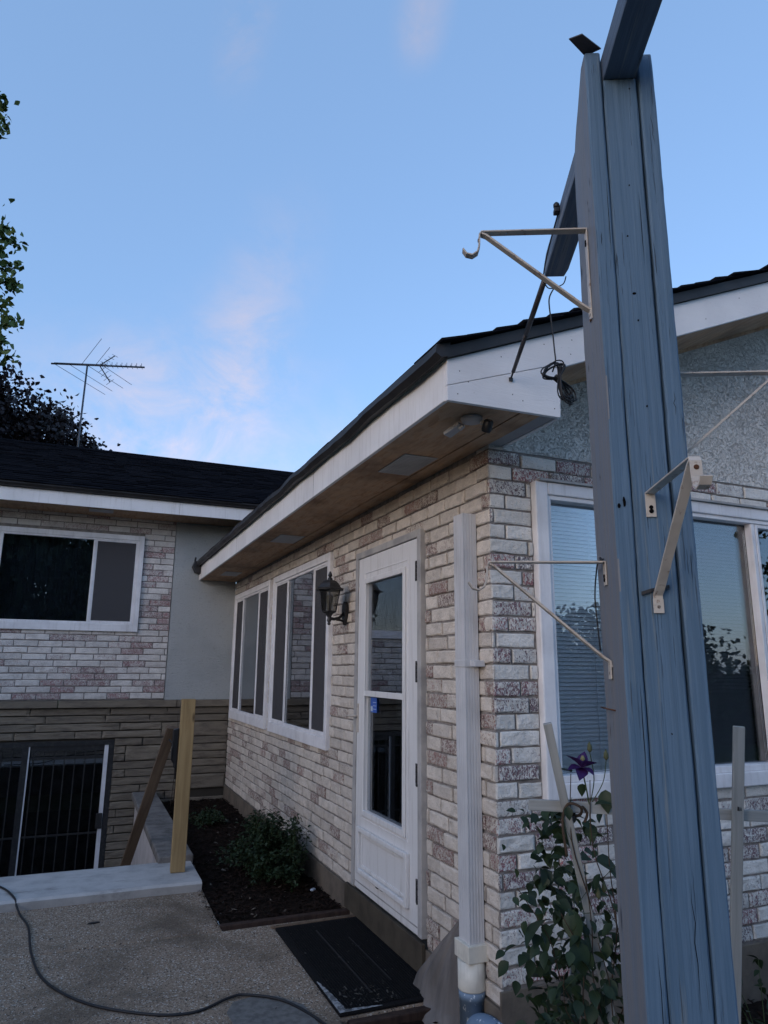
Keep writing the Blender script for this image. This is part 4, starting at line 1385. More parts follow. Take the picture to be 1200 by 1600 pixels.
def foreground(name, label, cat, group=None):
    return thing(name, label, cat, (P0.x, P0.y, G), AZ, group)
def zl(z): return z - G
# beam through the slot
mb = MB()
nb = 60; vs = []
ring = [(.042, 2.690), (.1155, 2.690), (.1165, 2.694), (.1165, 2.754), (.115, 2.757), (.042, 2.757), (.0405, 2.753), (.0405, 2.694)]
ys = [-1.9 + (.868 + 1.9) * i / nb for i in range(nb + 1)]
for y in ys:
    ex = .0
    for k, (x, z) in enumerate(ring):
        zz = z
        if y > .82 and z > 2.72: zz = z - (y - .82) * .35
        vs.append((x + .001 * noise.noise(Vector((y*4, k, 0))) - (.0 if y < .84 or x < .08 else (y - .84) * .25), y, zl(zz + .001 * noise.noise(Vector((y*4, 3, k))))))
fs = [(i*8+k, i*8+(k+1) % 8, (i+1)*8+(k+1) % 8, (i+1)*8+k) for i in range(nb) for k in range(8)] + [tuple(range(8))[::-1], tuple(range(nb*8, nb*8+8))]
mb.add(vs, fs)
beam = part('pergola_beam', mb, 'beam_paint', None, local=True)
beam.location = (P0.x, P0.y, G); beam.rotation_euler = (0, 0, AZ)
tag(beam, 'grey blue painted beam resting in the slot at the post top', 'beam')
# top plate offcut
mb = MB()
oc = [(-.042, -.029, 2.774), (-.013, -.039, 2.776), (.038, -.006, 2.766), (.004, .012, 2.765)]
vs = [(x, y, zl(z)) for x, y, z in oc] + [(x, y, zl(z + .003)) for x, y, z in oc]
mb.add(vs, [(0, 1, 2, 3), (7, 6, 5, 4), (0, 4, 5, 1), (1, 5, 6, 2), (2, 6, 7, 3), (3, 7, 4, 0)])
o = part('offcut', mb, 'rod_metal', None, local=True)
o.location = (P0.x, P0.y, G); o.rotation_euler = (0, 0, AZ)
tag(o, 'thin dark offcut lying on top of the pergola post', 'offcut')

# shelf brackets
def bracket(label, full, origin, ang):
    """local: wall at x=0, arm along -x, width along y; z=0 at the arm"""
    t = thing('shelf_bracket', label, 'bracket', (0, 0, 0), 0, 'old metal shelf brackets screwed to the pergola post')
    w, th = .0205, .0038
    arm, drop = .250, .205
    mb = MB(); mb.strap([(-.001, 0, 0), (-arm, 0, .001)], w, th, (0, 1, 0))
    mb.strap([(-arm + .001, 0, .001), (-arm - .004, 0, -.006), (-arm - .005, 0, -.035), (-arm - .010, 0, -.052), (-arm - .022, 0, -.060), (-arm - .036, 0, -.056), (-arm - .044, 0, -.043)], w, th, (0, 1, 0))
    part('arm', mb, 'bracket_metal', t, local=True, bevel=.0006, seg=1)
    mb = MB(); mb.strap([(-arm + .001, 0, -.003), (-arm + .012, 0, -.008), (-.018, 0, -drop + .006), (-.0035, 0, -drop - .004), (-.0022, 0, -drop - .016)], w * .9, th * 1.3, (0, 1, 0))
    part('brace', mb, 'bracket_metal', t, local=True, bevel=.0006, seg=1)
    for z0_, z1_, o_ in (((-drop - .028, .001, 0),) if full else ((-.050, .001, 0), (-drop - .040, -drop - .012, -.0016))):
        mb = MB(); mb.box((-.0036 + o_, -w/2, z0_), (-.0008 + o_, w/2, z1_))
        part('mounting_plate', mb, 'bracket_metal', t, local=True, bevel=.0006, seg=1)
    for (z, r_) in ((-.030, .0042), (-.038, .0046), (-drop - .028, .0034)):
        mb = MB(); mb.lathe([(r_, 0), (r_, .0016)], 12, Matrix.Translation((-.0036, 0, z)) @ Matrix.Rotation(R(-90), 4, 'Y'))
        part('screw_hole', mb, 'hole_dark' if z > -.1 else 'rust', t, local=True)
    mb = MB(); mb.lathe([(.0048, 0), (.004, .0022)], 12, Matrix.Translation((-arm - .006, 0, -.018)) @ Matrix.Rotation(R(-90), 4, 'Y')); part('rivet', mb, 'rust', t, local=True)
    for x in (-.225, -.19, -.04):
        mb = MB(); mb.lathe([(.0026, -.0016), (.0026, .0016)], 10, Matrix.Translation((x, 0, 0))); part('screw_hole', mb, 'sticker_white' if x < -.1 else 'hole_dark', t, local=True)
    M = Matrix.Translation((P0.x, P0.y, G)) @ Matrix.Rotation(AZ, 4, 'Z') @ Matrix.Translation((origin[0], origin[1], zl(origin[2]))) @ Matrix.Rotation(ang, 4, 'Z')
    t.matrix_world = M
    return t
bracket('topmost bracket on the left side of the blue post, below the beam', True, (0, .083, 2.340), 0)
bracket('lower left bracket on the post, in front of the window and brick corner', False, (0, .098, 1.545), 0)
bracket('bracket on the front face of the post with its hook towards the camera', False, (.0745, 0.004, 1.674), R(90))
bracket('bracket on the right side of the post, reaching across the stucco gable', False, (.159, .10, 1.976), R(180))
# black tie around the post behind the front bracket brace
mb = MB(); mb.strap([(.043, .0015, zl(1.468)), (.060, -.001, zl(1.4735)), (.082, -.0012, zl(1.478)), (.098, .0010, zl(1.4815))], .007, .0035, (0, .1, 1))
o = part('cable_tie', mb, 'black_plastic', None, local=True); o.location = (P0.x, P0.y, G); o.rotation_euler = (0, 0, AZ)
tag(o, 'short black strap behind the front bracket brace on the post', 'strap')
# thin black wire from lower-left bracket
mb = MB(); mb.tube(smooth_path([(-.004, .096, zl(1.552)), (-.012, .11, zl(1.548)), (-.006, .16, zl(1.53)), (-.008, .176, zl(1.48)), (-.006, .176, zl(1.42)), (-.003, .176, zl(1.36))]), .0018, 6)
mb.tube(smooth_path([(-.006, .088, zl(1.543)), (-.010, .10, zl(1.556)), (-.004, .115, zl(1.55))]), .0018, 6)
o = part('wire', mb, 'cable_black', None, local=True); o.location = (P0.x, P0.y, G); o.rotation_euler = (0, 0, AZ)
tag(o, 'thin black wire hanging from the lower left bracket mount', 'wire')

# brace rod from beam end down to the box return
rod = thing('support_rod', 'dark telescopic rod from the far beam end down to the white fascia', 'rod', (-.159, -.452, 2.50))
A_ = Vector((-.300, -.905, 2.686)); B_ = Vector((-.158, -.456, 2.510))
mid = A_.lerp(B_, .52); near = A_.lerp(B_, .93)
mb = MB(); mb.tube([A_, mid], .0105, 10); part('outer_tube', mb, 'rod_metal', rod)
mb = MB(); mb.tube([mid - (mid-A_)*.03, near], .0095, 10, .0080); part('inner_tube', mb, 'rod_metal', rod)
mb = MB(); mb.tube([near, B_], .004, 8); mb.box((-.166, -.458, 2.496), (-.150, -.4505, 2.512)); part('foot', mb, 'black_metal', rod)
# lamp fixture on the beam and its cord with a coil
fx = foreground('beam_fixture', 'tiny black clip with bulb on the left side of the beam', 'fixture')
mb = MB(); mb.lathe([(.006, 0), (.010, .004), (.010, .014), (.005, .020)], 10, Matrix.Translation((.031, .56, zl(2.745)))); part('clip', mb, 'black_plastic', fx, local=True)
mb = MB(); mb.box((.022, .55, zl(2.728)), (.040, .575, zl(2.744))); part('clip_base', mb, 'black_plastic', fx, local=True, bevel=.003)
def W(px, py, pz):
    return Matrix.Translation((P0.x, P0.y, 0)) @ Matrix.Rotation(AZ, 4, 'Z') @ Vector((px, py, pz))
wc = thing('coiled_cable', 'black cable hanging from the beam end, its spare length coiled below', 'cable', (-.2, -.85, 2.5))
p_end = W(.05, .86, 2.685)
hang = Vector((-.262, -.905, 2.66))
mb = MB()
mb.tube(smooth_path([W(.038, .56, 2.735), W(.030, .70, 2.705), W(.028, .80, 2.68), W(.036, .86, 2.672), Vector((-.288, -.905, 2.655)), hang]), .0022, 6)
mb.tube(smooth_path([W(.115, .865, 2.688), Vector((-.236, -.925, 2.672)), hang]), .0022, 6)
part('lead', mb, 'cable_black', wc)
# drop and coil (hanging plumb below the beam end)
yc = -.905
mb = MB(); mb.tube(smooth_path([hang, (-.283, yc, 2.62), (-.286, yc, 2.58), (-.278, yc, 2.50), (-.273, yc, 2.42), (-.271, yc, 2.375), (-.282, yc + .005, 2.335)]), .0026, 6)
part('drop', mb, 'cable_black', wc)
rr = random.Random(5)
for k in range(9):
    mb = MB()
    # figure-of-eight loop: small head upper left, long tail to the lower right
    th = R(-55 + rr.uniform(-13, 13)); ln1 = .045 + rr.uniform(-.008, .010); ln2 = .095 + rr.uniform(-.015, .012)
    wd = .034 + rr.uniform(-.006, .009)
    pts = []
    for i in range(33):
        a_ = 2 * math.pi * i / 32
        u = math.cos(a_); v = math.sin(2 * a_) * .5
        L = ln2 if u > 0 else ln1
        uu, vv = u * L, v * wd * 2 * (1.0 if u < 0 else .75)
        pts.append(Vector((-.270 + uu * math.cos(th) - vv * math.sin(th), yc - .004 + .004 * k * (1 if math.sin(a_) > 0 else -1) * .6, 2.312 + uu * math.sin(th) + vv * math.cos(th))))
    mb.tube(pts, .0024, 6)
    part('loop', mb, 'cable_black', wc)
mb = MB(); mb.tube([(-.279, yc - .006, 2.318), (-.262, yc - .006, 2.306)], .006, 8); part('binding', mb, 'cable_black', wc)

# ================================================================== TRELLIS
tr = thing('trellis', 'pale wooden fan trellis leaning in the bed around the pergola post', 'trellis', (0, -.8, G))
def slat(p0, p1, w=.034, t=.012, name='slat'):
    p0, p1 = Vector(p0), Vector(p1)
    zax = (p1 - p0).normalized(); fwd = Vector((.50, .86, 0)); xax = zax.cross(fwd).normalized(); yax = zax.cross(xax)
    Mx = Matrix((xax, yax, zax)).transposed().to_4x4(); Mx.translation = p0
    mb = MB(); mb.box((-w/2, -t/2, 0), (w/2, t/2, (p1 - p0).length))
    me = mb.mesh(name, 'stake_white'); o = bpy.data.objects.new(name, me); COL.objects.link(o); o.parent = tr
    Mx.translation = p0 - tr.location
    o.matrix_local = Mx
    b = o.modifiers.new('b', 'BEVEL'); b.width = .0015; b.segments = 1
    return o
TRL = [(-.345, -.873, 1.156), (-.020, -.752, .10)]
slat((-.010, -.750, .02), (-.345, -.873, 1.156), .026, .016)
slat((.262, -.90, .02), (.224, -1.09, 1.150), .034, .012)
slat((.12, -.83, .02), (-.02, -.98, 1.05), .028, .012)
slat((-.368, -.790, .905), (.55, -1.14, .862), .034, .010, 'cross_slat')
for p in ((-.251, -.852, .868), (-.246, -.852, .868), (.228, -1.052, .90), (.236, -1.052, .90)):
    mb = MB(); mb.box((p[0] - .0012, p[1] - .006, p[2] - .006), (p[0] + .0012, p[1] + .004, p[2] + .006)); part('staple', mb, 'black_metal', tr)
mb = MB(); mb.tube(smooth_path([(-.275, -.848, .76), (-.283, -.845, .86), (-.27, -.86, .912), (-.24, -.88, .905), (-.225, -.86, .88), (-.235, -.83, .868), (-.215, -.85, .90), (-.20, -.86, .88), (-.212, -.86, .855)]), .0045, 6); part('tie', mb, 'stem', tr)

# ================================================================== PLANTS
def leaf_mesh(name, mat, kind='ovate', seed=0):
    rr = random.Random(seed); mb = MB()
    if kind == 'ovate':
        prof = [(0, 0), (.12, .20), (.30, .33), (.5, .34), (.72, .22), (.9, .08), (1, 0)]
    elif kind == 'narrow':
        prof = [(0, 0), (.15, .10), (.4, .16), (.7, .11), (1, 0)]
    else:
        prof = [(0, 0), (.2, .26), (.35, .18), (.5, .36), (.66, .2), (.8, .18), (1, 0)]
    vs, fs = [], []
    for i, (u, w) in enumerate(prof):
        z = -.22 * u * u; fold = .35 * w
        vs += [(-w, u, z + fold), (0, u, z), (w, u, z + fold)]
    for i in range(len(prof) - 1):
        fs += [(3*i, 3*i+1, 3*i+4, 3*i+3), (3*i+1, 3*i+2, 3*i+5, 3*i+4)]
    mb.add(vs, fs, True)
    return mb.mesh(name, mat)
def orient(d, rr, up=Vector((0, 0, 1))):
    y = Vector(d).normalized(); x = y.cross(up)
    if x.length < .05: x = Vector((1, 0, 0))
    x.normalize(); z = x.cross(y)
    return Matrix((x, y, z)).transposed() @ Matrix.Rotation(rr.uniform(-.7, .7), 3, 'Y')
def put_leaf(me, p, d, s, parent, rr, name='leaf'):
    o = bpy.data.objects.new(name, me); COL.objects.link(o); o.parent = parent
    Mx = (orient(d, rr) * s).to_4x4(); Mx.translation = Vector(p) - root_loc(parent)
    o.matrix_local = Mx
    return o

# clematis on the trellis
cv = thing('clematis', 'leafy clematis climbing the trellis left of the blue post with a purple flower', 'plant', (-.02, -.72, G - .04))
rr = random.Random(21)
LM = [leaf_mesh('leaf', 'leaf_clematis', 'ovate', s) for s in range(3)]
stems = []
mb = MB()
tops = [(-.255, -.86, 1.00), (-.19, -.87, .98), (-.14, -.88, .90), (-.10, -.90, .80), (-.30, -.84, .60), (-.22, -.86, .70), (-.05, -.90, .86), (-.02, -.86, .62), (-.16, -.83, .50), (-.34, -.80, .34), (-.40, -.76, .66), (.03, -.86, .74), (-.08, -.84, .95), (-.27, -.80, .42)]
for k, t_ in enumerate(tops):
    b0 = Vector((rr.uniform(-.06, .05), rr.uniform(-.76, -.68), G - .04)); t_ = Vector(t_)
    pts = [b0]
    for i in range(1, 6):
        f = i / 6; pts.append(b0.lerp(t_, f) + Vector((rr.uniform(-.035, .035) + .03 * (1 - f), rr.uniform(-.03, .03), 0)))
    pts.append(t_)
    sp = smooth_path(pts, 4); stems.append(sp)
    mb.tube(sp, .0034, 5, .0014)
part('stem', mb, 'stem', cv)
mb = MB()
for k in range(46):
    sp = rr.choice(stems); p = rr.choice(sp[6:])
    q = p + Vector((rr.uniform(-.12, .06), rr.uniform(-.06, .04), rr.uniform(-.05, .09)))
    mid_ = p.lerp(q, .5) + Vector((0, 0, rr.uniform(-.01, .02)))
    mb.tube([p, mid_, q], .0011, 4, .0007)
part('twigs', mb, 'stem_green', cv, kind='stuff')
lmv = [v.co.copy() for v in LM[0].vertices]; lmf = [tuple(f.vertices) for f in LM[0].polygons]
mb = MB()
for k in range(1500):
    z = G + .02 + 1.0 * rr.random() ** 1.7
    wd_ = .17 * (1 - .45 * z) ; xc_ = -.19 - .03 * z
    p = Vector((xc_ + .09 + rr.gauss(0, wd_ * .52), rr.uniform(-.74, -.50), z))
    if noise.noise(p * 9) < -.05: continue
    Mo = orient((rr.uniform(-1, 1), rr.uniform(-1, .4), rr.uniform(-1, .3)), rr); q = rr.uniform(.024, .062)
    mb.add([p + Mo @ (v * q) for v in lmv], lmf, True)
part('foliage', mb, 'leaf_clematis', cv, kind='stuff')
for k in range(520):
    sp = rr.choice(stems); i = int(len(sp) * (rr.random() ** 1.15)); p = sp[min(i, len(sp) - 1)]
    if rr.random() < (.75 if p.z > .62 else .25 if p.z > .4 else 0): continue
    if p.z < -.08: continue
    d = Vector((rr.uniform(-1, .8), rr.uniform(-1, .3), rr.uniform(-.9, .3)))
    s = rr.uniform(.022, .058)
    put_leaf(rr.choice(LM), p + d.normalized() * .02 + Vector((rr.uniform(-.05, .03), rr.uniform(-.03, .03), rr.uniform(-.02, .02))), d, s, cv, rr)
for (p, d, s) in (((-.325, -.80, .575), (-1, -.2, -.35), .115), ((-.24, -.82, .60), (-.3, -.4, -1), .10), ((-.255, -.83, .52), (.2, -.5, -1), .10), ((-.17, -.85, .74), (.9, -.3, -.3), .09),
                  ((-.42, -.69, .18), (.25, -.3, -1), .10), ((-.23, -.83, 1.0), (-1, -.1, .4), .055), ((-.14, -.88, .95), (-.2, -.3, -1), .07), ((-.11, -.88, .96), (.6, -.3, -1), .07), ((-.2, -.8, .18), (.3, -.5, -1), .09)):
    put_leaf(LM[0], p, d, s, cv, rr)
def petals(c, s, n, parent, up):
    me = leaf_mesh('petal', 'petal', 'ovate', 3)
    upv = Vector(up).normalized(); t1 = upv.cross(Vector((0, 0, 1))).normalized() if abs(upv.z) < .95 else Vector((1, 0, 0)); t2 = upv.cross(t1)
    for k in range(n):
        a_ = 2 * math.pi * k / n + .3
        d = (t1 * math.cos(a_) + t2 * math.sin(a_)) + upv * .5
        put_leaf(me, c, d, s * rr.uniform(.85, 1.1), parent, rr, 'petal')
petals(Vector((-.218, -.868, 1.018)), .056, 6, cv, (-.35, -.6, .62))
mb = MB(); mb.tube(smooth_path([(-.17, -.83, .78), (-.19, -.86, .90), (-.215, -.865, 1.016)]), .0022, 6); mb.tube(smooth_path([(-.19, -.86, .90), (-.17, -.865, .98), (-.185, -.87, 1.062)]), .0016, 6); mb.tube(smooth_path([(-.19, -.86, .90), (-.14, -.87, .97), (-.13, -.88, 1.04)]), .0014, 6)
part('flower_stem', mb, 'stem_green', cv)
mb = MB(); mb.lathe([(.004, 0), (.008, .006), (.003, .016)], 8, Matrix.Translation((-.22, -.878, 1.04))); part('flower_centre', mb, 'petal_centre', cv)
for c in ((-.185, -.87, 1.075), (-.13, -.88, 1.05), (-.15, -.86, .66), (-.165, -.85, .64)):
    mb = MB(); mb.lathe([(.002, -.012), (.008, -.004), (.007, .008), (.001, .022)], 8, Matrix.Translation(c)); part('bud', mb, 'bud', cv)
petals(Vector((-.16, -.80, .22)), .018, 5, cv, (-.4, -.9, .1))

# plants to the right of the post and at the corner
def small_plant(loc, label, n, spread, hgt, seed, mesh_kind='ovate', size=(.03, .07), mat='leaf_clematis', cat='plant', name='leafy_plant', nst=7, group=None):
    rr = random.Random(seed)
    t = thing(name, label, cat, loc, 0, group)
    ms = [leaf_mesh('leaf', mat, mesh_kind, s) for s in range(2)]
    mb = MB(); sps = []
    for k in range(nst):
        a_ = rr.uniform(0, 6.28); b0 = Vector(loc) + Vector((rr.uniform(-.02, .02), rr.uniform(-.02, .02), 0))
        e = Vector(loc) + Vector((math.cos(a_) * spread * rr.uniform(.4, 1), math.sin(a_) * spread * rr.uniform(.4, 1), hgt * rr.uniform(.55, 1)))
        sp = smooth_path([b0, b0.lerp(e, .5) + Vector((0, 0, hgt * .15)), e], 5); sps.append(sp); mb.tube(sp, .003, 5, .001)
    part('stem', mb, 'stem_green', t)
    for k in range(n):
        sp = rr.choice(sps); p = sp[rr.randrange(2, len(sp))]
        put_leaf(rr.choice(ms), p, (rr.uniform(-1, 1), rr.uniform(-1, 1), rr.uniform(-.7, .5)), rr.uniform(*size), t, rr)
    return t
small_plant((.60, -.50, G - .045), 'dark leafy plant at the lower right edge beside the right trellis slat', 70, .22, .42, 31)
small_plant((.95, -.45, G - .045), 'second dark plant against the front foundation at the right edge', 60, .25, .34, 32)
small_plant((-.06, -.22, G - .045), 'single stemmed plant with big leaves at the foot of the brick corner', 12, .10, .22, 33, size=(.06, .11), nst=3)

# bush in the bed, plus low plants behind it
def bush(loc, rx, ry, rz, nstem, nleaf, seed, label, mat='leaf_bush', size=(.018, .035), kind='lobed', name='bush'):
    rr = random.Random(seed)
    t = thing(name, label, 'bush', loc)
    mb = MB(); sps = []
    for k in range(nstem):
        a_ = rr.uniform(0, 6.28); el = rr.uniform(.15, 1.45)
        e = Vector(loc) + Vector((rx * math.cos(a_) * math.cos(el), ry * math.sin(a_) * math.cos(el), rz * math.sin(el))) * rr.uniform(.75, 1.12)
        b0 = Vector(loc) + Vector((rr.uniform(-.05, .05), rr.uniform(-.05, .05), 0))
        sp = smooth_path([b0, b0.lerp(e, .55) + Vector((rr.uniform(-.03, .03), rr.uniform(-.03, .03), .05)), e], 5)
        sps.append(sp); mb.tube(sp, .003, 4, .001)
    part('stem', mb, 'stem_green', t)
    lm = leaf_mesh('tmp', mat, kind)
    mb = MB(); vv = [v.co.copy() for v in lm.vertices]; ff = [tuple(f.vertices) for f in lm.polygons]
    for k in range(nleaf):
        sp = rr.choice(sps); p = sp[rr.randrange(3, len(sp))] + Vector((rr.gauss(0, .022), rr.gauss(0, .022), rr.gauss(0, .018)))
        s = rr.uniform(*size); Mo = orient((rr.uniform(-1, 1), rr.uniform(-1, 1), rr.uniform(-.5, .6)), rr)
        mb.add([p + Mo @ (v * s) for v in vv], ff, True)
    part('foliage', mb, mat, t, kind='stuff')
    return t
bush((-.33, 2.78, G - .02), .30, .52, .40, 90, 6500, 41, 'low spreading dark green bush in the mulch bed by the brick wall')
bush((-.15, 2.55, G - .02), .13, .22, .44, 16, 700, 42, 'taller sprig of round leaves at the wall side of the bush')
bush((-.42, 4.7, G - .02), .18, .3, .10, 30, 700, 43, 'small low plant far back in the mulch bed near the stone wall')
mb = MB(); rr = random.Random(3)
for (x, y, h_) in ((-.62, 5.8, .95), (-.55, 5.85, .8), (-.66, 5.7, .7)):
    mb.tube(smooth_path([(x, y, G), (x + .02, y, G + h_*.5), (x + rr.uniform(-.05, .08), y - .03, G + h_)]), .005, 5, .002)
tag(part('dry_stems', mb, 'stem', loc=(-.6, 5.8, G)), 'dry bare stems standing against the stone wall', 'stems')
mb = MB(); mb.box((-.018, -.012, 0), (.018, .012, .014), Matrix.Translation((-.09, 2.28, G - .01)) @ Matrix.Rotation(.7, 4, 'Z'))
tag(part('pebble', mb, 'sticker_white', bevel=.004), 'small bright white chip in the mulch close to the foundation', 'pebble')

# ================================================================== ANTENNA
an = thing('tv_antenna', 'old rooftop television antenna on a slanted mast behind the wing ridge', 'antenna', (-2.14, 10.6, 4.2))
ZA = 6.0 + (10.1 - 8.66) * (.5 / 1.221)
def onz(u0, u1, f): return tuple(a + (b - a) * f for a, b in zip(u0, u1))
PA = Vector((-2.67, 10.05, 6.5)); PB = Vector((-1.149, 9.553, 6.5))
def bp(f): return PA.lerp(PB, f)
mb = MB(); mb.tube([PA, PB], .016, 6); part('boom', mb, 'antenna_metal', an)
mast = bp(.385)
mb = MB(); mb.tube([Vector((-2.11, 9.83, 4.0)), mast], .018, 8, .015); part('mast', mb, 'antenna_metal', an)
perp = Vector((.31, .95, 0))
def elem(p, d, L0, L1, r=.0045):
    mb = MB(); d = Vector(d).normalized(); mb.tube([p - d * L0, p + d * L1], r, 5); part('element', mb, 'antenna_metal', an)
for f, l in ((.03, 1.40), (.19, 1.20), (.38, 1.03), (.55, .84)):
    elem(bp(f), (.62, .78, -.02), 0, l)
for f, l in ((.03, .8), (.19, .62)):
    elem(bp(f) + Vector((0, 0, .02)), (1, -.33, .0), 0, l)
elem(bp(.32), (.36, .1, .75), 0, .66); elem(bp(.47), (.38, .1, .75), 0, .46)
for k in range(9):
    p = bp(.54 + k * .053)
    elem(p, (0, .12, 1), .012, .075, .005)
    elem(p, (.31, .95, 0), .09, .09, .004)
vx = bp(.515)
for sgn, L in ((1, .53), (-1, .55)):
    dv = Vector((.70, .0, .68 * sgn)) if sgn > 0 else Vector((.55, .0, -.78))
    mb = MB(); mb.tube([vx, vx + dv.normalized() * L * .62], .010, 6); part('reflector_arm', mb, 'antenna_metal', an)
    for k in range(4):
        p = vx + dv.normalized() * L * .62 * (.25 + .25 * k)
        elem(p, (-.42, .9, .55 if sgn > 0 else -.1), .13, .13, .004)

# ================================================================== TREES
import numpy as np
def tree(name, label, base, height, crown_c, crown_r, nclump, per, leaf, mat, seed, group=None, trunk_r=.16, kind='lobed', extra=()):
    rs = np.random.RandomState(seed); rr = random.Random(seed)
    t = thing(name, label, 'tree', base, 0, group)
    base = Vector(base); cc = Vector(crown_c)
    mb = MB(); top = cc + Vector((0, 0, crown_r[2] * .55))
    tr_ = smooth_path([base, base.lerp(top, .35) + Vector((.12, .08, 0)), base.lerp(top, .7), top], 5)
    mb.tube(tr_, trunk_r, 9, trunk_r * .15)
    clumps = []
    for k in range(nclump):
        while True:
            d = Vector((rs.normal(), rs.normal(), rs.normal())).normalized()
            if d.z > -.75: break
        rad = rs.uniform(.45, 1.0) ** .6 * (1 + .22 * noise.noise(d * 2.3 + Vector((seed, 0, 0))))
        p = cc + Vector((d.x * crown_r[0], d.y * crown_r[1], d.z * crown_r[2])) * rad
        clumps.append(p)
        if k < 60:
            s = tr_[rr.randrange(len(tr_) // 3, len(tr_))]
            mb.tube([s, s.lerp(p, .5) + Vector((0, 0, -.1)), p], trunk_r * .22, 5, .008)
    for k, e in enumerate(extra):
        e = Vector(e); s_ = cc.lerp(e, .45) + Vector((0, 0, -.3))
        if k % 2 == 0: mb.tube([s_, s_.lerp(e, .6) + Vector((0, 0, -.08)), e], .03, 5, .004)
    part('trunk', mb, 'bark', t)
    lm = leaf_mesh('tmp', mat, kind); 
    base_v = np.array([[-.34, .45, .1], [0, 0, 0], [.34, .45, .1], [.18, .8, -.05], [0, 1, -.15], [-.2, .78, -.05]])
    N = nclump * per
    ci = rs.randint(0, nclump, N); C = np.array([tuple(c) for c in clumps])[ci]
    sig = rs.uniform(.5, 1.4, nclump)[ci][:, None] * np.array([[.30, .30, .17]]) * (max(crown_r) / 3.2) ** .5 * (.72 if leaf < .15 else 1)
    P = C + rs.normal(size=(N, 3)) * sig
    if extra:
        E_ = np.repeat(np.array(extra), 24, 0); E_ = E_ + rs.normal(size=E_.shape) * np.array([[.062, .062, .055]]) 
        P = np.concatenate([P, E_]); N = len(P)
    # random rotations
    q = rs.normal(size=(N, 4)); q /= np.linalg.norm(q, axis=1)[:, None]
    w, x, y, z = q.T
    Rm = np.stack([1-2*(y*y+z*z), 2*(x*y-z*w), 2*(x*z+y*w), 2*(x*y+z*w), 1-2*(x*x+z*z), 2*(y*z-x*w), 2*(x*z-y*w), 2*(y*z+x*w), 1-2*(x*x+y*y)], 1).reshape(N, 3, 3)
    S = rs.uniform(.6, 1.2, N)[:, None, None] * leaf
    V = np.einsum('nij,kj->nki', Rm, base_v) * S + P[:, None, :] - np.array([[tuple(base)]])
    nv = 6
    me = bpy.data.meshes.new('crown')
    me.vertices.add(N * nv); me.vertices.foreach_set('co', V.reshape(-1).astype('f'))
    me.loops.add(N * nv); me.loops.foreach_set('vertex_index', np.arange(N * nv))
    me.polygons.add(N); me.polygons.foreach_set('loop_start', np.arange(N) * nv); me.polygons.foreach_set('loop_total', np.full(N, nv))
    me.update(calc_edges=True); me.validate()
    me.materials.append(MATS[mat])
    o = bpy.data.objects.new('crown', me); COL.objects.link(o); o.parent = t
    return t
tree('maple_tree', 'tall green tree whose leafy edge shows at the left border high in the sky', (-8.1, 10.5, G), 14, (-7.85, 9.6, 8.5), (3.45, 3.4, 4.6), 420, 130, .13, 'leaf_green', 61, trunk_r=.28, extra=[(-3.916, 9.0, 10.666), (-3.767, 9.0, 10.531), (-3.777, 9.0, 10.275), (-3.822, 9.0, 10.009), (-3.666, 9.0, 8.309), (-3.525, 9.0, 8.29), (-3.473, 9.0, 8.07), (-3.493, 9.0, 7.833), (-3.313, 9.0, 8.054), (-3.443, 9.0, 7.558), (-3.276, 9.0, 7.622), (-3.374, 9.0, 7.347), (-3.258, 9.0, 7.294), (-3.399, 9.0, 7.002), (-3.312, 9.0, 6.631), (-3.208, 9.0, 6.675), (-3.457, 9.0, 6.877), (-3.329, 9.0, 6.298), (-3.255, 9.0, 6.116), (-3.533, 9.0, 7.309), (-3.671, 9.0, 7.959), (-3.469, 9.0, 6.433)])
tree('purple_tree', 'dark purple leaved tree rising behind the wing roof beside the antenna mast', (-6.4, 15.5, G), 8, (-5.80, 15.2, 5.05), (4.5, 3.2, 3.15), 520, 170, .125, 'leaf_purple', 62, trunk_r=.22)
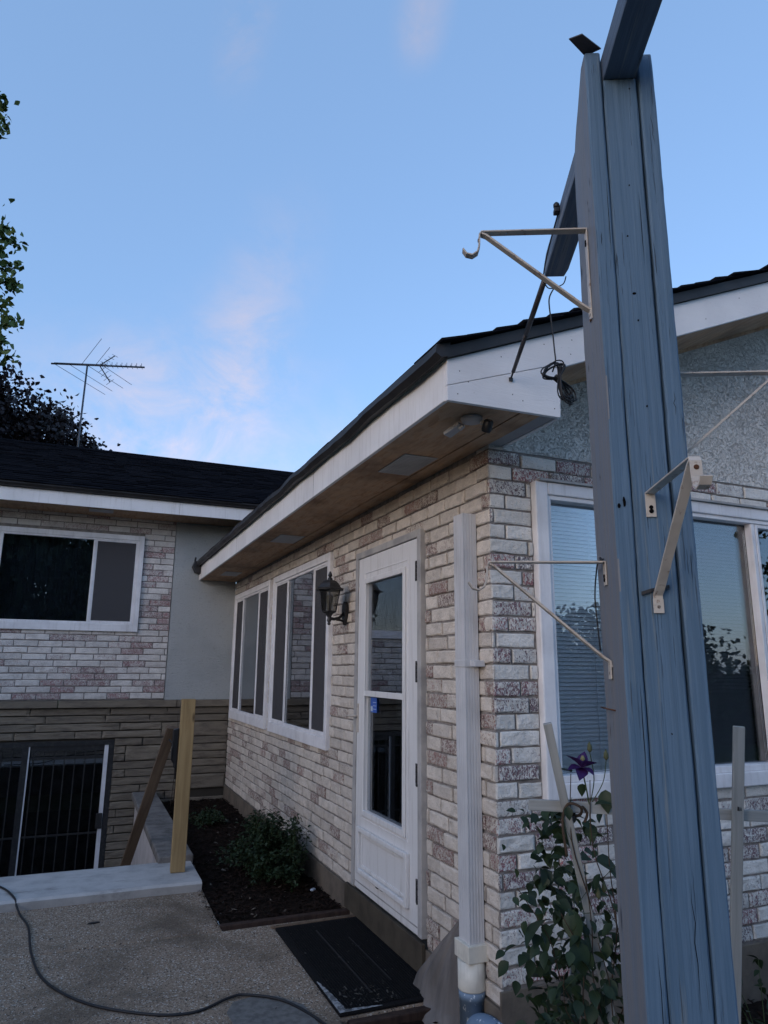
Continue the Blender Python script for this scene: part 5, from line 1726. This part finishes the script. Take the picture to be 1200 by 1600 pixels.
# surroundings: behind the camera for pane reflections, at left added unseen to block light
tree('yard_tree', 'tall dark tree behind the camera reflected at the right of the front window', (18.0, -8.6, G), 9, (18.0, -8.6, 5.0), (3.3, 3.3, 4.9), 190, 80, .2, 'leaf_dark', 63)
tree('yard_tree', 'low rounded tree behind the camera reflected in the left of the front window', (8.5, -12.5, G), 4, (8.5, -12.5, 1.3), (6.5, 2.0, 1.5), 170, 90, .2, 'leaf_dark', 64)
tree('yard_tree', 'broad dark tree behind the camera reflected in the wing window', (-3.2, -13.0, G), 9, (-3.2, -13, 3.1), (5.6, 2.4, 3.2), 300, 220, .24, 'leaf_dark', 65)
tree('yard_tree', 'unseen leafy tree added at the left side of the yard to block light', (-11.5, 4.5, G), 8, (-11.5, 4.5, 3.2), (2.6, 2.8, 2.9), 160, 90, .2, 'leaf_dark', 66)  # added out of view to dim the light on the door wall
mb = MB(); mb.box((-19, -6, G - .05), (-14, 9, 2.9)); 
nh = thing('blocker_house', 'plain unseen house added left of the yard to block light', 'house', (-15, 2, G))  # unseen house, added to cut the light coming from the left
part('wall', mb, 'blocker_siding', nh)
mb = MB(); mb.prism([(-19.5, 2.85), (-13.6, 2.85), (-16.5, 4.3)], -6.4, 9.4, 'y'); part('roof', mb, 'shingle', nh)
rs = np.random.RandomState(5)
def hedge(label, x0, x1, y0, y1, h, n, seed):
    rr = random.Random(seed); mb = MB(); o_ = Vector(((x0+x1)/2, (y0+y1)/2, G))
    for k in range(n):
        f = rr.random(); p = Vector((rr.uniform(x0, x1), rr.uniform(y0, y1), G + h * rr.random() ** .7 * (1 + .12 * noise.noise(Vector((x0 + f * 9, k * .001, 0))))))
        Mo = orient((rr.uniform(-1, 1), rr.uniform(-1, 1), rr.uniform(-.6, .8)), rr); q = rr.uniform(.12, .22)
        mb.add([p + Mo @ (Vector(v) * q) for v in ((-.4, .3, 0), (0, 0, 0), (.4, .3, .1), (.2, .9, 0), (-.25, .9, .1))], [(0, 1, 2, 3, 4)])
    t = thing('hedge', label, 'hedge', o_)
    part('foliage', mb, 'leaf_dark', t, kind='stuff')
    mb = MB(); mb.box((x0 + .25, y0 + .25, G), (x1 - .25, y1 - .25, G + h * .85)); part('branches', mb, 'bark', t)
hedge('clipped hedge across the far end of the yard behind the camera', -9, 24, -9.6, -8.3, 1.7, 9000, 4)
hedge('tall unseen hedge added along the left side of the yard to block light', -7.9, -6.9, -8, 3.0, 1.5, 4000, 6)  # out of view, added to darken the lower door wall side
